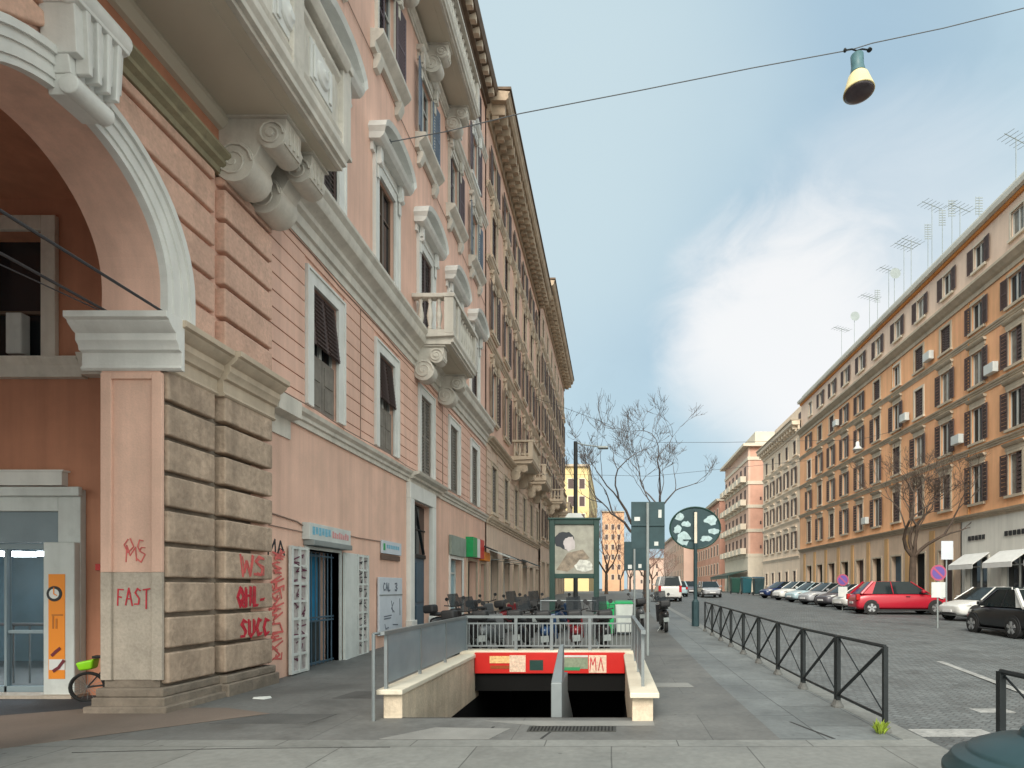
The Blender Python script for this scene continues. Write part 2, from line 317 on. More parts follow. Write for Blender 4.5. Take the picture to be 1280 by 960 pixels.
TEMPL = {}; PANE_ALT = {}; RW = random.Random(21)
def window_template(key, f, w=1.05, h=2.2, sur=.2, surm=None, hood=0, sill=1, shut='closed', shm=None, pane=None, sash=None, simple=False, proud=.06, slats=14):
    o = f(0, 0, 0); g = lambda u, ww, v: f(u, ww, v) - o
    surm = surm or TRIMW; shm = shm or SHUT; pane = pane or GLASS; sash = sash or SASH
    parts = []
    m = MB(g); a = w / 2; p = proud
    if sur > 0:
        m.box(-a - sur, -a, -.02, p, 0, h + sur); m.box(a, a + sur, -.02, p, 0, h + sur); m.box(-a, a, -.02, p, h, h + sur)
        if not simple:
            m.box(-a - sur, -a - sur + .05, p, p + .03, 0, h + sur); m.box(a + sur - .05, a + sur, p, p + .03, 0, h + sur); m.box(-a - sur + .05, a + sur - .05, p, p + .03, h + sur - .05, h + sur)
    if sill:
        m.box(-a - sur - .06, a + sur + .06, -.24, p + .08, -.14, -.001)
        if not simple: m.box(-a - sur - .02, a + sur + .02, 0, p + .03, -.24, -.14)
    if hood:
        b = a + sur + (.22 if hood == 2 else .14); z = h + sur; hd = .16 if hood == 2 else 0
        m.mould(-b + .08, b - .08, [(0, z + .002), (p + .01, z + .002), (p + .01, z + .22), (0, z + .22)])
        m.mould(-b, b, [(0, z + .22), (.12 + hd, z + .22), (.2 + hd, z + .30), (.24 + hd, z + .38), (0, z + .38)])
        if hood == 2:    # curved pediment with consoles
            z2 = z + .38; n = 10
            pts = [(b * math.cos(math.pi * i / n), z2 + .002 + .5 * math.sin(math.pi * i / n)) for i in range(n + 1)]
            m.prismw(pts, 0, .08)
            for i in range(n):
                (u1, q1), (u2, q2) = pts[i], pts[i + 1]
                k1, k2 = 1.0, 1.0
                m.hexa([(u1, 0, q1 + .003), (u2, 0, q2 + .003), (u2, .24 + hd, q2 + .003), (u1, .24 + hd, q1 + .003), (u1 * 1.05, 0, q1 + .1), (u2 * 1.05, 0, q2 + .1), (u2 * 1.05, .29 + hd, q2 + .12), (u1 * 1.05, .29 + hd, q1 + .12)])
            m.lathe((0, .1, z2 + .2), [(.02, -.02), (.16, 0), (.13, .05), (.02, .1)], 10, 'w')
        if hood >= 1 and not simple:
            for sg in (-1, 1):
                uu = sg * (a + sur * .5 + .03)
                m.box(uu - .08, uu + .08, p + .031, .2, z - .12, z + .22); m.lathe((uu - .08, .15, z - .16), [(.075, 0), (.075, .16)], 8, 'u'); m.box(uu - .055, uu + .055, p + .0315, p + .07, z - .55, z - .16)
    parts.append(('window', m.mesh('window', surm)))
    m = MB(g); m.box(-a, a, -.15, -.135, 0, h); pm_ = m.mesh('pane', pane); pa_ = pm_.copy(); pa_.materials[0] = CURTAIN; PANE_ALT[pm_.name] = pa_; parts.append(('pane', pm_))
    if sash != 'none':
        m = MB(g); e = .06
        m.box(-a, -a + e, -.134, -.09, 0, h); m.box(a - e, a, -.134, -.09, 0, h); m.box(-a + e, a - e, -.134, -.09, 0, e); m.box(-a + e, a - e, -.134, -.09, h - e, h)
        m.box(-.045, .045, -.134, -.08, e, h - e)
        if not simple: m.box(-a + e, -.045, -.132, -.1, h * .68, h * .68 + .045); m.box(.045, a - e, -.132, -.1, h * .68, h * .68 + .045)
        parts.append(('sash', m.mesh('sash', sash)))
    H = h - .02
    if shut == 'closed': cfg = [(-a, -.065, 1, 0), (a, -.065, -1, 0)]
    elif shut == 'open': cfg = [(-a, .10, 1, 176), (a, .10, -1, 176)]
    elif shut == 'ajar': cfg = [(-a, -.03, 1, 12), (a, -.03, -1, 100)]
    elif shut == 'wide': cfg = [(-a, .08, 1, 168), (a, .08, -1, 172)]
    elif shut == 'onewide': cfg = [(-a, -.07, 1, 0), (a, .10, -1, 174)]
    elif shut == 'flap': cfg = []
    else: cfg = []
    for (uu, w0, d, A) in cfg:
        if shut == 'closed' and simple:
            if d == -1: continue
            m = leaf(g, -a, -.07, .01, w, H, 1, 0, slats)
            m.box(w / 2 - .03, w / 2 + .03, .0451, .06, .01, H)
        else: m = leaf(g, uu, w0, .01, a - .004, H, d, A, slats)
        parts.append(('shutter', m.mesh('shutter', shm)))
    if shut == 'flap':
        hm = h * .52
        q = MB(g)
        for (z0_, z1_, w0_, w1_, n_) in ((hm, h - .02, .09, -.04, 13),):
            q.hexa([(-a, w0_ - .03, z0_), (a, w0_ - .03, z0_), (a, w0_, z0_), (-a, w0_, z0_), (-a, w1_ - .03, z1_), (a, w1_ - .03, z1_), (a, w1_, z1_), (-a, w1_, z1_)])
            for i in range(n_):
                t = (i + .5) / n_; zz = z0_ + (z1_ - z0_) * t; ww_ = w0_ + (w1_ - w0_) * t
                for (ua, ub) in ((-a + .06, -.04), (.04, a - .06)): q.hexa([(ua, ww_, zz), (ub, ww_, zz), (ub, ww_ + .035, zz - .03), (ua, ww_ + .035, zz - .03), (ua, ww_, zz + .02), (ub, ww_, zz + .02), (ub, ww_ + .035, zz - .012), (ua, ww_ + .035, zz - .012)])
        parts.append(('shutter', q.mesh('shutter', SHUT)))
        for s_ in (-1, 1):
            q = MB(g); x0_, x1_ = (-a, -.01) if s_ < 0 else (.01, a)
            q.box(x0_, x1_, -.075, -.05, .01, hm - .14); q.box(x0_ + .08, x1_ - .08, -.05, -.035, .12, hm * .45); q.box(x0_ + .08, x1_ - .08, -.05, -.035, hm * .5, hm - .25)
            parts.append(('shutter', q.mesh('shutter', SHUTG)))
    TEMPL[key] = parts
def window(root, f, key, uc, v):
    o0 = None; pw = parent_world(root); loc = f(uc, 0, v)
    for i, (nm, me) in enumerate(TEMPL[key]):
        if nm == 'pane' and me.name in PANE_ALT and RW.random() < .35: me = PANE_ALT[me.name]
        o = bpy.data.objects.new(nm, me); C.objects.link(o)
        if i == 0: o.parent = root; o.location = loc - pw; o0 = o
        else: o.parent = o0
    return o0

def console(m, u, wd, D, H, v):    # scrolled bracket: u centre, width, depth, height, top v
    a, b = u - wd / 2, u + wd / 2; r1, r2 = H * .25, H * .36
    prof = [(0, v), (D, v), (D, v - .05), (D - .02, v - 2 * r1 * .9)]
    for i in range(7):
        t = i / 6; prof.append((D - 2 * r1 * .9 - (D - 2 * r1 - r2 * 1.6) * t, v - 2 * r1 * .95 - (H - 2 * r1 - .05) * t * .72))
    prof += [(r2 * 1.2, v - H), (0, v - H)]
    m.mould(a + .02, b - .02, prof)
    m.lathe((a - .015, D - r1, v - r1 - .05), [(r1 * .35, -.02), (r1, 0), (r1, wd + .03), (r1 * .35, wd + .05)], 16, 'u')
    m.lathe((a - .015, r2 * .95, v - H + r2 * .6), [(r2 * .35, -.02), (r2, 0), (r2, wd + .03), (r2 * .35, wd + .05)], 16, 'u')
    m.lathe((a - .04, D - r1, v - r1 - .05), [(r1 * .25, -.02), (r1 * .3, 0), (r1 * .3, wd + .08), (r1 * .25, wd + .10)], 8, 'u')
    m.box(a - .03, b + .03, 0, D + .05, v - .0005, v + .05)
    for (cw, cv, rr2) in ((D - r1, v - r1 - .05, r1 * .92), (r2 * .95, v - H + r2 * .6, r2 * .92)):
        for us in (a - .037, b + .037):
            m.tube([(us, cw + rr2 * (1 - t / 26) * math.cos(t * .55), cv + rr2 * (1 - t / 26) * math.sin(t * .55)) for t in range(24)], .018, 5)
    for k in (-.5, 0, .5): m.box(u + k * wd * .5 - .015, u + k * wd * .5 + .015, D - .02, D + .012, v - r1 * 1.6, v - .06)

def balcony(root, f, ua, ub, D, v, bal_h=1.05, brackets=(), bm_=TRIM, soff=SOFFIT, solid=(), bw=.36, bh=.75, top=.3):
    m = MB(f)   # slab with moulded edge
    prof = lambda d: [(0, v), (d - .12, v), (d - .12, v + .06), (d - .05, v + .07), (d - .05, v + .15), (d, v + .22), (d, v + top), (0, v + top)]
    m.mould(ua + .1, ub - .1, prof(D))
    for (a, b) in ((ua, ua + .1), (ub - .1, ub)): m.mould(a, b, [(0, v + .16), (D, v + .22), (D, v + top), (0, v + top)])
    s = m.build('balcony', bm_, root, bevel=.008)
    q = MB(f); q.box(ua + .16, ub - .16, .03, D - .2, v - .012, v - .002)
    q.box(ua + .35, ub - .35, .2, D - .38, v - .03, v - .0125); q.build('soffit', soff, s)
    for b in brackets:
        c = MB(f); console(c, b, bw, D * .72, bh, v - .05); c.build('bracket', bm_, s, bevel=.008)
    r = MB(f); z = v + top; zt = z + bal_h
    piers = sorted({ua + .14, ub - .14, *solid})
    for pu in piers: r.box(pu - .14, pu + .14, D - .30, D - .02, z, zt - .12)
    r.box(ua + .28, ub - .28, D - .27, D - .05, z, z + .12) if ub - ua > 1 else None
    for e in (ua + .03, ub - .25): r.box(e, e + .22, .0, D - .30, z, z + .12); r.box(e - .03, e + .25, .0, D - .301, zt - .12, zt)
    r.box(ua - .02, ub + .02, D - .34, D + .02, zt - .119, zt + .001)
    r.build('parapet', bm_, s, bevel=.012)
    bp = [(.05, 0), (.07, .02), (.07, .08), (.045, .12), (.085, .30), (.095, .38), (.05, .60), (.04, .68), (.065, .72), (.065, .8)]
    hb = (bal_h - .24)
    def bal(u, w):
        c = MB(f); c.lathe((u, w, z + .12), [(r_, h_ / .8 * hb) for r_, h_ in bp], 10); c.build('baluster', bm_, s, smooth=True)
    edges = list(zip(piers, piers[1:]))
    for (a, b) in edges:
        n = max(1, int((b - a - .28) / .25))
        for i in range(n): bal(a + .14 + (b - a - .28) * (i + .5) / n, D - .16)
    n = int((D - .4) / .27)
    for e in (ua + .14, ub - .14):
        for i in range(n): bal(e, .1 + (D - .45) * (i + .5) / n)
    return s

def arc_band(m, uc, vc, r0, r1, a0, a1, w0, w1, n=28):
    for i in range(n):
        t, s = R(a0 + (a1 - a0) * i / n), R(a0 + (a1 - a0) * (i + 1) / n)
        pts = [(uc + r * math.cos(x), vc + r * math.sin(x)) for r, x in ((r0, t), (r1, t), (r1, s), (r0, s))]
        m.prismw(pts, w0, w1)

# ------------------------------------------------------------------ corner building with the portico arch (left)
FA = FL(-6.05)
b1 = empty('corner_apartment_building', (-6.05, 2.6, 0))
tag(b1, 'pink stuccoed corner building with white balconies, big arch and scrolled brackets on the left', 'building')
Y0, Y1, YE = 2.6, 10.02, 27.3
BAYS = [12.08, 15.35, 18.6, 21.85, 25.1]
YC, ZC, RI = 6.35, 5.65, 1.35
mz_w, mz_v, mz_h = 1.05, 5.28, 2.45
holes = [(b - mz_w / 2, b + mz_w / 2, mz_v, mz_v + mz_h) for b in BAYS]
door_holes = [(11.35, 12.72, -.2, 2.42), (17.2, 18.95, -.2, 4.28), (21.35, 23.1, -.2, 2.75), (23.9, 25.5, -.2, 2.8), (26.2, 27.1, -.2, 2.75)]
m = MB(FA); wall(m, Y1 - .4, YE, -.3, 4.78, door_holes, .5); m.build('lower_wall', PINKLOW, b1)
m = MB(FA); wall(m, Y1 - .4, YE, 4.78, 8.6, holes); m.build('mezzanine_wall', PINK, b1)
up = []
FBAYS = [2.35, 5.6, 8.83] + BAYS
for b in FBAYS:
    up += [(b - .55, b + .55, 9.9, 12.3), (b - .55, b + .55, 15.72, 17.85), (b - .52, b + .52, 19.35, 21.3), (b - .45, b + .45, 22.3, 23.7)]
m = MB(FA); wall(m, -3.0, YE, 8.2, 25.2, up); m.build('upper_wall', PINK, b1)
m = MB(FA)   # building mass behind
m.box(13.2, YE - .02, -13, -.55, -.3, 8.2); m.box(Y1 - .3, 13.19, -1.25, -.55, -.3, 8.2); m.box(Y1 + .1, 13.19, -13, -1.26, 3.5, 8.2); m.box(-3, YE - .02, -13, -.4, 8.25, 25.15); m.box(-3.02, YE, -13.1, -.28, 25.15, 25.3)
m.build('building_core', PINKDIM, b1)
# mezzanine rusticated courses (raised bands between grooves)
m = MB(FA); z = 5.12; ch = .305
solidu = [Y1 + .03, YE]
while z < 8.25:
    seg = [(Y1 + .05, YE)]
    if z + ch > mz_v - .1 and z < mz_v + mz_h + .3:
        seg = []; cur = Y1 + .05
        for b in BAYS: seg.append((cur, b - mz_w / 2 - .3)); cur = b + mz_w / 2 + .3
        seg.append((cur, YE))
    for a, b in seg:
        if b - a > .05: m.box(a, b, -.01, .035, z, min(z + ch - .028, 8.4))
    z += ch
m.build('rustication', PINK, b1)
# string course above the ground floor, broken forward over the street door
def mprof(v, s=1.): return [(0, v), (.05 * s, v), (.05 * s, v + .10), (.10 * s, v + .12), (.10 * s, v + .19), (.17 * s, v + .24), (.19 * s, v + .32), (0, v + .32)]
m = MB(FA); m.mould(Y1, 16.9, mprof(4.77)); m.mould(19.9, YE, mprof(4.77)); m.mould(16.9, 19.9, [(w * 2.1, v) for w, v in mprof(4.77)])
m.mould(Y1 + .02, Y1 + .75, [(0, 4.42), (.03, 4.42), (.03, 4.76), (.24, 4.80), (.24, 5.11), (0, 5.11)])
m.build('string_course', TRIM, b1, bevel=.006)
# main entablature under the first floor
ent = [(0, 8.36), (.06, 8.36), (.06, 8.52), (.12, 8.54), (.12, 8.74), (.20, 8.80), (.20, 8.90), (.26, 8.96), (.38, 9.02), (.42, 9.12), (.42, 9.24), (.5, 9.34), (.5, 9.42), (0, 9.5)]
m = MB(FA); m.mould(Y1, YE + .0, ent); m.build('main_cornice', TRIM, b1, bevel=.006)
m = MB(FA); m.box(Y1 + .02, YE, 0, .06, 9.5, 9.86); m.build('plinth_band', PINKBLK, b1)
for v, s in ((18.6, .9), (21.75, .8)):
    m = MB(FA); m.mould(-3, YE, [(w * s, vv) for w, vv in mprof(v)]); m.build('string_course', TRIM, b1)
m = MB(FA); m.mould(-3, YE + .25, [(0, 24.4), (.1, 24.4), (.1, 24.6), (.25, 24.65), (.25, 24.85), (.55, 24.95), (.62, 25.2), (.62, 25.32), (0, 25.4)]); m.build('eaves', BROWNTILE, b1)
m = MB(FA); m.box(-2.8, -2.58, .101, .5, 24.66, 24.94); me_ = m.mesh('eaves_bracket', BEIGETRIM); repeat('eaves_bracket', me_, b1, [(0, i * .58, 0) for i in range(52)])
window_template('mezz', FA, mz_w, mz_h, .28, TRIMW, 0, 0, 'closed', SHUTG, slats=22)
window_template('mezzajar', FA, mz_w, mz_h, .28, TRIMW, 0, 0, 'flap', SHUT, slats=22)
window_template('first', FA, 1.1, 2.4, .3, TRIMW, 2, 1, 'none', SHUT, sash=SASHD, slats=22)
window_template('first2', FA, 1.1, 2.4, .3, TRIMW, 2, 1, 'closed', SHUT, slats=22)
window_template('second', FA, 1.1, 2.13, .18, TRIM, 1, 1, 'onewide', SHUTV, slats=20)
window_template('second2', FA, 1.1, 2.13, .18, TRIM, 1, 1, 'wide', SHUTB, slats=20)
window_template('third', FA, 1.04, 1.95, .18, TRIMW, 1, 1, 'open', SHUTV, slats=18)
window_template('third2', FA, 1.04, 1.95, .18, TRIMW, 1, 1, 'closed', SHUT, slats=18)
window_template('fourth', FA, .9, 1.4, .14, TRIMW, 0, 1, 'open', SHUT, slats=12)
for b in FBAYS:
    m = MB(FA); m.mould(b - 1.0, b + 1.0, [(0, 15.12), (.12, 15.14), (.14, 15.3), (.26, 15.4), (.34, 15.5), (.34, 15.6), (0, 15.62)])
    for s_ in (-.72, .72): m.mould(b + s_ - .11, b + s_ + .11, [(0, 14.75), (.1, 14.78), (.2, 15.0), (.2, 15.139), (0, 15.139)])
    m.build('sill', TRIM, b1, bevel=.008)
for i, b in enumerate(FBAYS):
    if b > Y1: window(b1, FA, 'mezzajar' if b < 16 else 'mezz', b, mz_v)
    window(b1, FA, 'first2' if i % 2 else 'first', b, 9.9)
    window(b1, FA, 'second' if i % 2 == 0 else 'second2', b, 15.72)
    window(b1, FA, 'third' if i % 2 else 'third2', b, 19.35)
    window(b1, FA, 'fourth', b, 22.3)
# first mezzanine window: upper shutter slanted out over a plain lower board
# portico block: wall with the arch, two piers
m = MB(FA); T = .78
pts = [(Y0, 4.5), (YC - RI, 4.5), (YC - RI, ZC)]
pts += [(YC - RI * math.cos(math.pi * i / 32), ZC + RI * math.sin(math.pi * i / 32)) for i in range(1, 32)]
pts += [(YC + RI, ZC), (YC + RI, 4.5), (Y1, 4.5), (Y1, 8.3), (Y0, 8.3)]
m.prismw(pts, -T, .0); m.build('arch_wall', PINK, b1)
for a, b in ((Y0, YC - RI - .02), (YC + RI + .02, Y1)): m = MB(FA); m.box(a, b, -T + .02, -.02, -.2, 4.52); m.build('pier_core', STONEDARK, b1)  # dark core colour paints the shade into the grooves between blocks
def pier_blocks(z0, n, hh, name, mt, archcut=False):
    for side in (0, 1):
        m = MB(FA)
        for k in range(n):
            z = z0 + k * hh; zt = min(z + hh - .062, 7.92)
            for (a, b, w) in ((7.74, 8.66, .08), (8.76, 9.98, .16)):
                if archcut:
                    q = max(z - ZC, 0); rr = 1.79
                    ea = YC + math.sqrt(max(rr * rr - q * q, 0)) if q < rr else YC + .02
                    eb = YC + math.sqrt(max(rr * rr - max(zt - ZC, 0) ** 2, 0)) if zt - ZC < rr else YC + .02
                    if w < .12:
                        if ea > b - .1: continue
                        aa, ab = max(ea, YC + .02), max(eb, YC + .02)
                        if side == 0: m.prismw([(aa, z), (b, z), (b, zt), (ab, zt)], -.02, w)
                        else: m.prismw([(2 * YC - aa, z), (2 * YC - b, z), (2 * YC - b, zt), (2 * YC - ab, zt)], -.02, w)
                        continue
                if side == 0: m.box(a, b, -.03, w, z, zt)
                else: m.box(2 * YC - b, 2 * YC - a, -.03, w, z, zt)
        m.build(name, mt, b1, bevel=.028, seg=2)
pier_blocks(.36, 9, .478, 'rusticated_blocks', STONE)
pier_blocks(5.28, 6, .5, 'painted_blocks', PINKBLK, True)
# jamb faces towards the camera: framed panel, pink above, bare stone below
for yj, sgn in ((YC + RI + .02, 1), (YC - RI - .02, -1)):
    fj = (lambda yj, sgn: (lambda u, w, v: Vector((u, yj - sgn * w, v))))(yj, sgn)
    for (za, zb, mt, nm) in ((.42, 1.86, STONELOW, 'jamb_lower_panel'), (1.862, 4.52, PINKLOW, 'jamb_upper_panel')):
        m = MB(fj); xa, xb = -6.05 - T, -6.01
        m.box(xa + .14, xb - .14, 0, .012, za, zb - (.06 if za > 1 else 0))
        m.box(xa, xa + .14, 0, .045, za, zb); m.box(xb - .14, xb, 0, .045, za, zb)
        if za > 1: m.box(xa + .14, xb - .14, 0, .045, zb - .08, zb)
        m.build(nm, mt, b1, bevel=.006)
# plinths
for (a, b) in ((YC + RI, Y1), (Y0, YC - RI)):
    m = MB(FA)
    k0, k1 = (a - .1, b) if a > YC else (a, b + .1)
    m.box(k0, k1, -T - .06, .13, -.2, .20); m.box(k0 + .03 * (a > YC), k1 - .03 * (a < YC), -T - .03, .09, .20, .32)
    j0, j1 = (8.72, b + .03) if a > YC else (a - .03, 2 * YC - 8.72)
    m.box(j0, j1, 0, .24, -.2, .19); m.box(j0 + .02, j1 - .02, 0, .19, .19, .315)
    m.box(k0 - .06 * (a > YC), k1 + .06 * (a < YC), -T - .12, .20, -.2, .09)
    m.build('plinth', STONEDARK, b1, bevel=.02, seg=2)
# impost capitals
def impost(w_, z0=4.55):
    return [(-.02, z0), (w_ + .03, z0), (w_ + .06, z0 + .03), (w_ + .03, z0 + .07), (w_ + .03, z0 + .24), (w_ + .08, z0 + .26), (w_ + .09, z0 + .32), (w_ + .13, z0 + .37), (w_ + .13, z0 + .46), (w_ + .17, z0 + .48), (w_ + .24, z0 + .55), (w_ + .25, z0 + .58), (w_ + .30, z0 + .60), (w_ + .30, z0 + .68), (-.02, z0 + .70)]
for sg in (1, -1):
    m = MB(FA)
    def yy(a, b): return (a, b) if sg == 1 else (2 * YC - b, 2 * YC - a)
    m.mould(*yy(7.70, 8.70), impost(.05)); m.mould(*yy(8.70, Y1), impost(.14)); m.build('impost_moulding', BEIGETRIM if sg == 1 else TRIM, b1, bevel=.006)
    fj = (lambda yj, s2: (lambda u, w, v: Vector((u, yj - s2 * w, v))))(YC + sg * (RI + .02), sg)
    m = MB(fj); m.mould(-6.05 - T - .26, -5.75, impost(.0)); m.build('impost_capital', TRIMW, b1, bevel=.006)
# archivolt
m = MB(FA)
for (r0, r1, w1) in ((1.352, 1.43, .10), (1.43, 1.56, .125), (1.56, 1.66, .15), (1.66, 1.74, .19)):
    arc_band(m, YC, ZC, r0, r1, 0, 180, -.0, w1)
    for sg in (1, -1): m.box(YC + sg * r0, YC + sg * r1, 0, w1, 5.26, ZC) if sg > 0 else m.box(YC - r1, YC - r0, 0, w1, 5.26, ZC)
m.build('archivolt', TRIMW, b1)
# keystone
m = MB(FA)
for k, (hw, z0, z1, w1) in enumerate(((.20, 6.92, 7.12, .22), (.24, 7.12, 7.3, .30), (.28, 7.3, 7.8, .40), (.32, 7.8, 8.0, .46))):
    m.prismw([(YC - hw, z0), (YC + hw, z0), (YC + hw + .03, z1), (YC - hw - .03, z1)], .02, w1)
m.lathe((YC - .33, .34, 7.93), [(.05, -.02), (.15, 0), (.15, .66), (.05, .68)], 18, 'u'); m.lathe((YC - .36, .34, 7.93), [(.03, -.02), (.07, 0), (.07, .72), (.03, .74)], 12, 'u')
m.lathe((YC - .23, .26, 7.02), [(.04, -.02), (.11, 0), (.11, .46), (.04, .48)], 14, 'u')
for k in (-.16, -.05, .06, .17): m.prismw([(YC + k - .025, 7.15), (YC + k + .025, 7.15), (YC + k * 1.2 + .03, 7.82), (YC + k * 1.2 - .03, 7.82)], .3, .45)
m.build('keystone', TRIMW, b1, bevel=.012)
# string above arch and frieze below the balcony
m = MB(FA); m.mould(Y0, Y1 + .06, [(0, 7.93), (.10, 7.93), (.12, 8.0), (.20, 8.04), (.20, 8.10), (.28, 8.16), (.28, 8.2), (0, 8.24)]); m.build('arch_cornice', OLIVE, b1)
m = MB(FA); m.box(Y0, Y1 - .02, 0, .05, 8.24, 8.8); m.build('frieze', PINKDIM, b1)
m = MB(FA); m.mould(Y0, Y1 - .05, [(0.05, 8.62), (.12, 8.64), (.2, 8.74), (.2, 8.83), (0.05, 8.84)]); m.build('bed_moulding', SOFFIT, b1)
bal1 = balcony(b1, FA, 2.65, 10.06, 1.5, 8.85, 1.55, (8.98, 9.72, 2.98, 3.72), solid=(4.3, 6.35, 8.4), bw=.46, bh=.86)
m = MB(FA); m.mould(2.9, 9.8, [(1.27, 9.28), (1.43, 9.28), (1.46, 9.36), (1.40, 9.42), (1.38, 10.2), (1.44, 10.28), (1.44, 10.36), (1.27, 10.36)]); m.mould(2.85, 9.85, [(1.2, 10.45), (1.52, 10.45), (1.58, 10.55), (1.58, 10.62), (1.2, 10.62)])
for e_ in (2.72, 9.78): m.box(e_, e_ + .2, .02, 1.2, 9.2, 10.5)
m.build('parapet_panel', TRIM, bal1, bevel=.01)
bal2 = balcony(b1, FA, 17.3, 20.35, 1.28, 9.02, 1.2, (17.65, 20.0), bh=.9, solid=(18.0,))
bal3 = balcony(b1, FA, 15.7, 21.6, 1.08, 19.1, 1.1, (16.2, 21.0, 18.6), bh=.8)
# scrolled reliefs on the near balcony's front
m = MB(FA)
for k in range(7):
    u = 3.3 + k * .98; m.box(u - .34, u + .34, 1.38, 1.42, 9.5, 10.12); m.lathe((u, 1.42, 9.81), [(.2, 0), (.17, .04), (.10, .05), (.06, .08)], 14, 'w'); m.box(u - .28, u - .2, 1.42, 1.45, 9.55, 10.07); m.box(u + .2, u + .28, 1.42, 1.45, 9.55, 10.07)
m.build('relief', TRIMW, bal1, bevel=.01)
# street door of the corner building
dp = MB(FA); dp.box(16.85, 17.2, 0, .14, .0, 4.3); dp.box(18.95, 19.3, 0, .14, 0, 4.3); dp.box(16.85, 19.3, 0, .14, 4.3, 4.76); dp.box(16.8, 17.25, .0, .2, 0, .7); dp.box(18.9, 19.35, 0, .2, 0, .7)
sf = dp.build('street_door', TRIMW, b1, bevel=.015)
m = MB(FA); m.box(17.2, 18.95, -.22, -.16, .12, 2.6)
for a in (17.28, 18.12):
    for (c, d) in ((.3, 1.1), (1.2, 2.45)): m.box(a, a + .72, -.16, -.13, c, d)
m.build('door_leaf', DBLUE, sf, bevel=.01)
m = MB(FA); m.box(17.2, 18.95, -.18, -.16, 2.72, 4.26); m.build('transom_glass', GLASS, sf)
m = MB(FA); m.box(17.2, 18.95, -.20, -.10, 2.6, 2.72)
m.tube([(17.25, -.14, 2.75), (18.07, -.14, 4.2), (18.9, -.14, 2.75)], .03); m.tube([(18.07, -.14, 2.72), (18.07, -.14, 4.26)], .03); m.tube([(17.2, -.14, 3.5), (18.95, -.14, 3.5)], .025)
m.build('door_grille', BLACKM, sf)
# shop doors further along
def shopdoor(root, f, a, b, zt, leafm, fr=TRIMW, dark=False, z0=-.1, ww=.3):
    m = MB(f); m.box(a - .12, a, -.02, .05, z0, zt + .12); m.box(b, b + .12, -.02, .05, z0, zt + .12); m.box(a, b, -.02, .05, zt, zt + .12)
    s = m.build('shop_door', fr, root)
    m = MB(f); m.box(a, b, -ww - .05, -ww, z0, zt); m.build('door_leaf', leafm, s)
    if not dark:
        m = MB(f); mid = (a + b) / 2
        for q in (a + .04, mid, b - .06): m.box(q - .04, q + .04, -ww, -ww + .06, z0, zt)
        m.box(a, b, -ww, -ww + .05, zt - .55, zt - .48); m.build('door_frame', WHITED, s)
    return s
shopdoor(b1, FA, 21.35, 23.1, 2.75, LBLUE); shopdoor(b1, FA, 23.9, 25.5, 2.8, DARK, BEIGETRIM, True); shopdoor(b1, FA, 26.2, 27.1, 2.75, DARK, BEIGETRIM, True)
# barred doorway 1 with folded white shutters
fr = MB(FA); fr.box(11.29, 11.35, -.3, .04, 0, 2.48); fr.box(12.72, 12.78, -.3, .04, 0, 2.48); fr.box(11.35, 12.72, -.3, .04, 2.42, 2.48)
gd = fr.build('barred_doorway', WHITED, b1)
m = MB(FA); m.box(11.35, 12.72, -.46, -.44, 0, 2.42); m.build('door_glass', GLASSB, gd)
m = MB(FA); m.box(11.75, 12.0, -.43, -.42, 1.3, 2.35); m.build('door_notice', WHITED, gd)
m = MB(FA); m.box(12.25, 12.62, -.43, -.42, .95, 2.38); m.build('blue_poster', mat('blue_poster', (.02, .22, .42), .5, .2, 4), gd)
m = MB(FA)
for i in range(8):
    u = 11.45 + i * .168; m.tube([(u, -.12, .05), (u, -.12, 2.40)], .014)
for z in (.08, .95, 1.02, 2.3): m.box(11.36, 12.71, -.135, -.105, z, z + .035)
m.build('security_bars', DBLUE, gd)
def grid_shutter(a, b, panel, w0, nm='metal_shutter'):
    m = MB(FA); e = .07; z0, z1 = .04, 2.44
    m.box(a, a + e, w0, w0 + .06, z0, z1); m.box(b - e, b, w0, w0 + .06, z0, z1)
    for z in [z0 + i * (z1 - z0 - .06) / 7 for i in range(8)]: m.box(a + e, b - e, w0, w0 + .05, z, z + .05)
    m.box((a + b) / 2 - .03, (a + b) / 2 + .03, w0, w0 + .055, z0, z1)
    o = m.build(nm, WHITED, gd)
    m = MB(FA); m.box(a + e, b - e, w0, w0 + .02, z0, z1); m.build('shutter_back', panel, o)
    return o
TAGP = mat('scribbled_panel', (.42, .38, .37), .6, .35, 5, dirt=.9, dirtcol=(.16, .10, .12))
grid_shutter(10.66, 11.28, TAGP, .05); grid_shutter(13.42, 14.05, TAGP, .05)
m = MB(FA); m.box(12.79, 13.41, .05, .11, .04, 2.44); m.box(12.79, 13.41, .05, .13, .0, .06); m.build('metal_shutter', WHITED, gd, bevel=.01)

rg2 = random.Random(3)
for (a_, b_) in ((10.72, 11.22), (13.5, 13.98)):
    m = MB(FA); cc = []
    for k in range(16):
        z_ = .3 + k * .13; cc.append([(rg2.uniform(a_, b_), z_ + rg2.uniform(-.08, .08)) for _ in range(4)])
    m.strokes(cc, .012, .071, .003); m.build('graffiti', BLKSPRAY if a_ > 12 else mat('purple_spray', (.12, .03, .06), .7, .3, 9), gd)
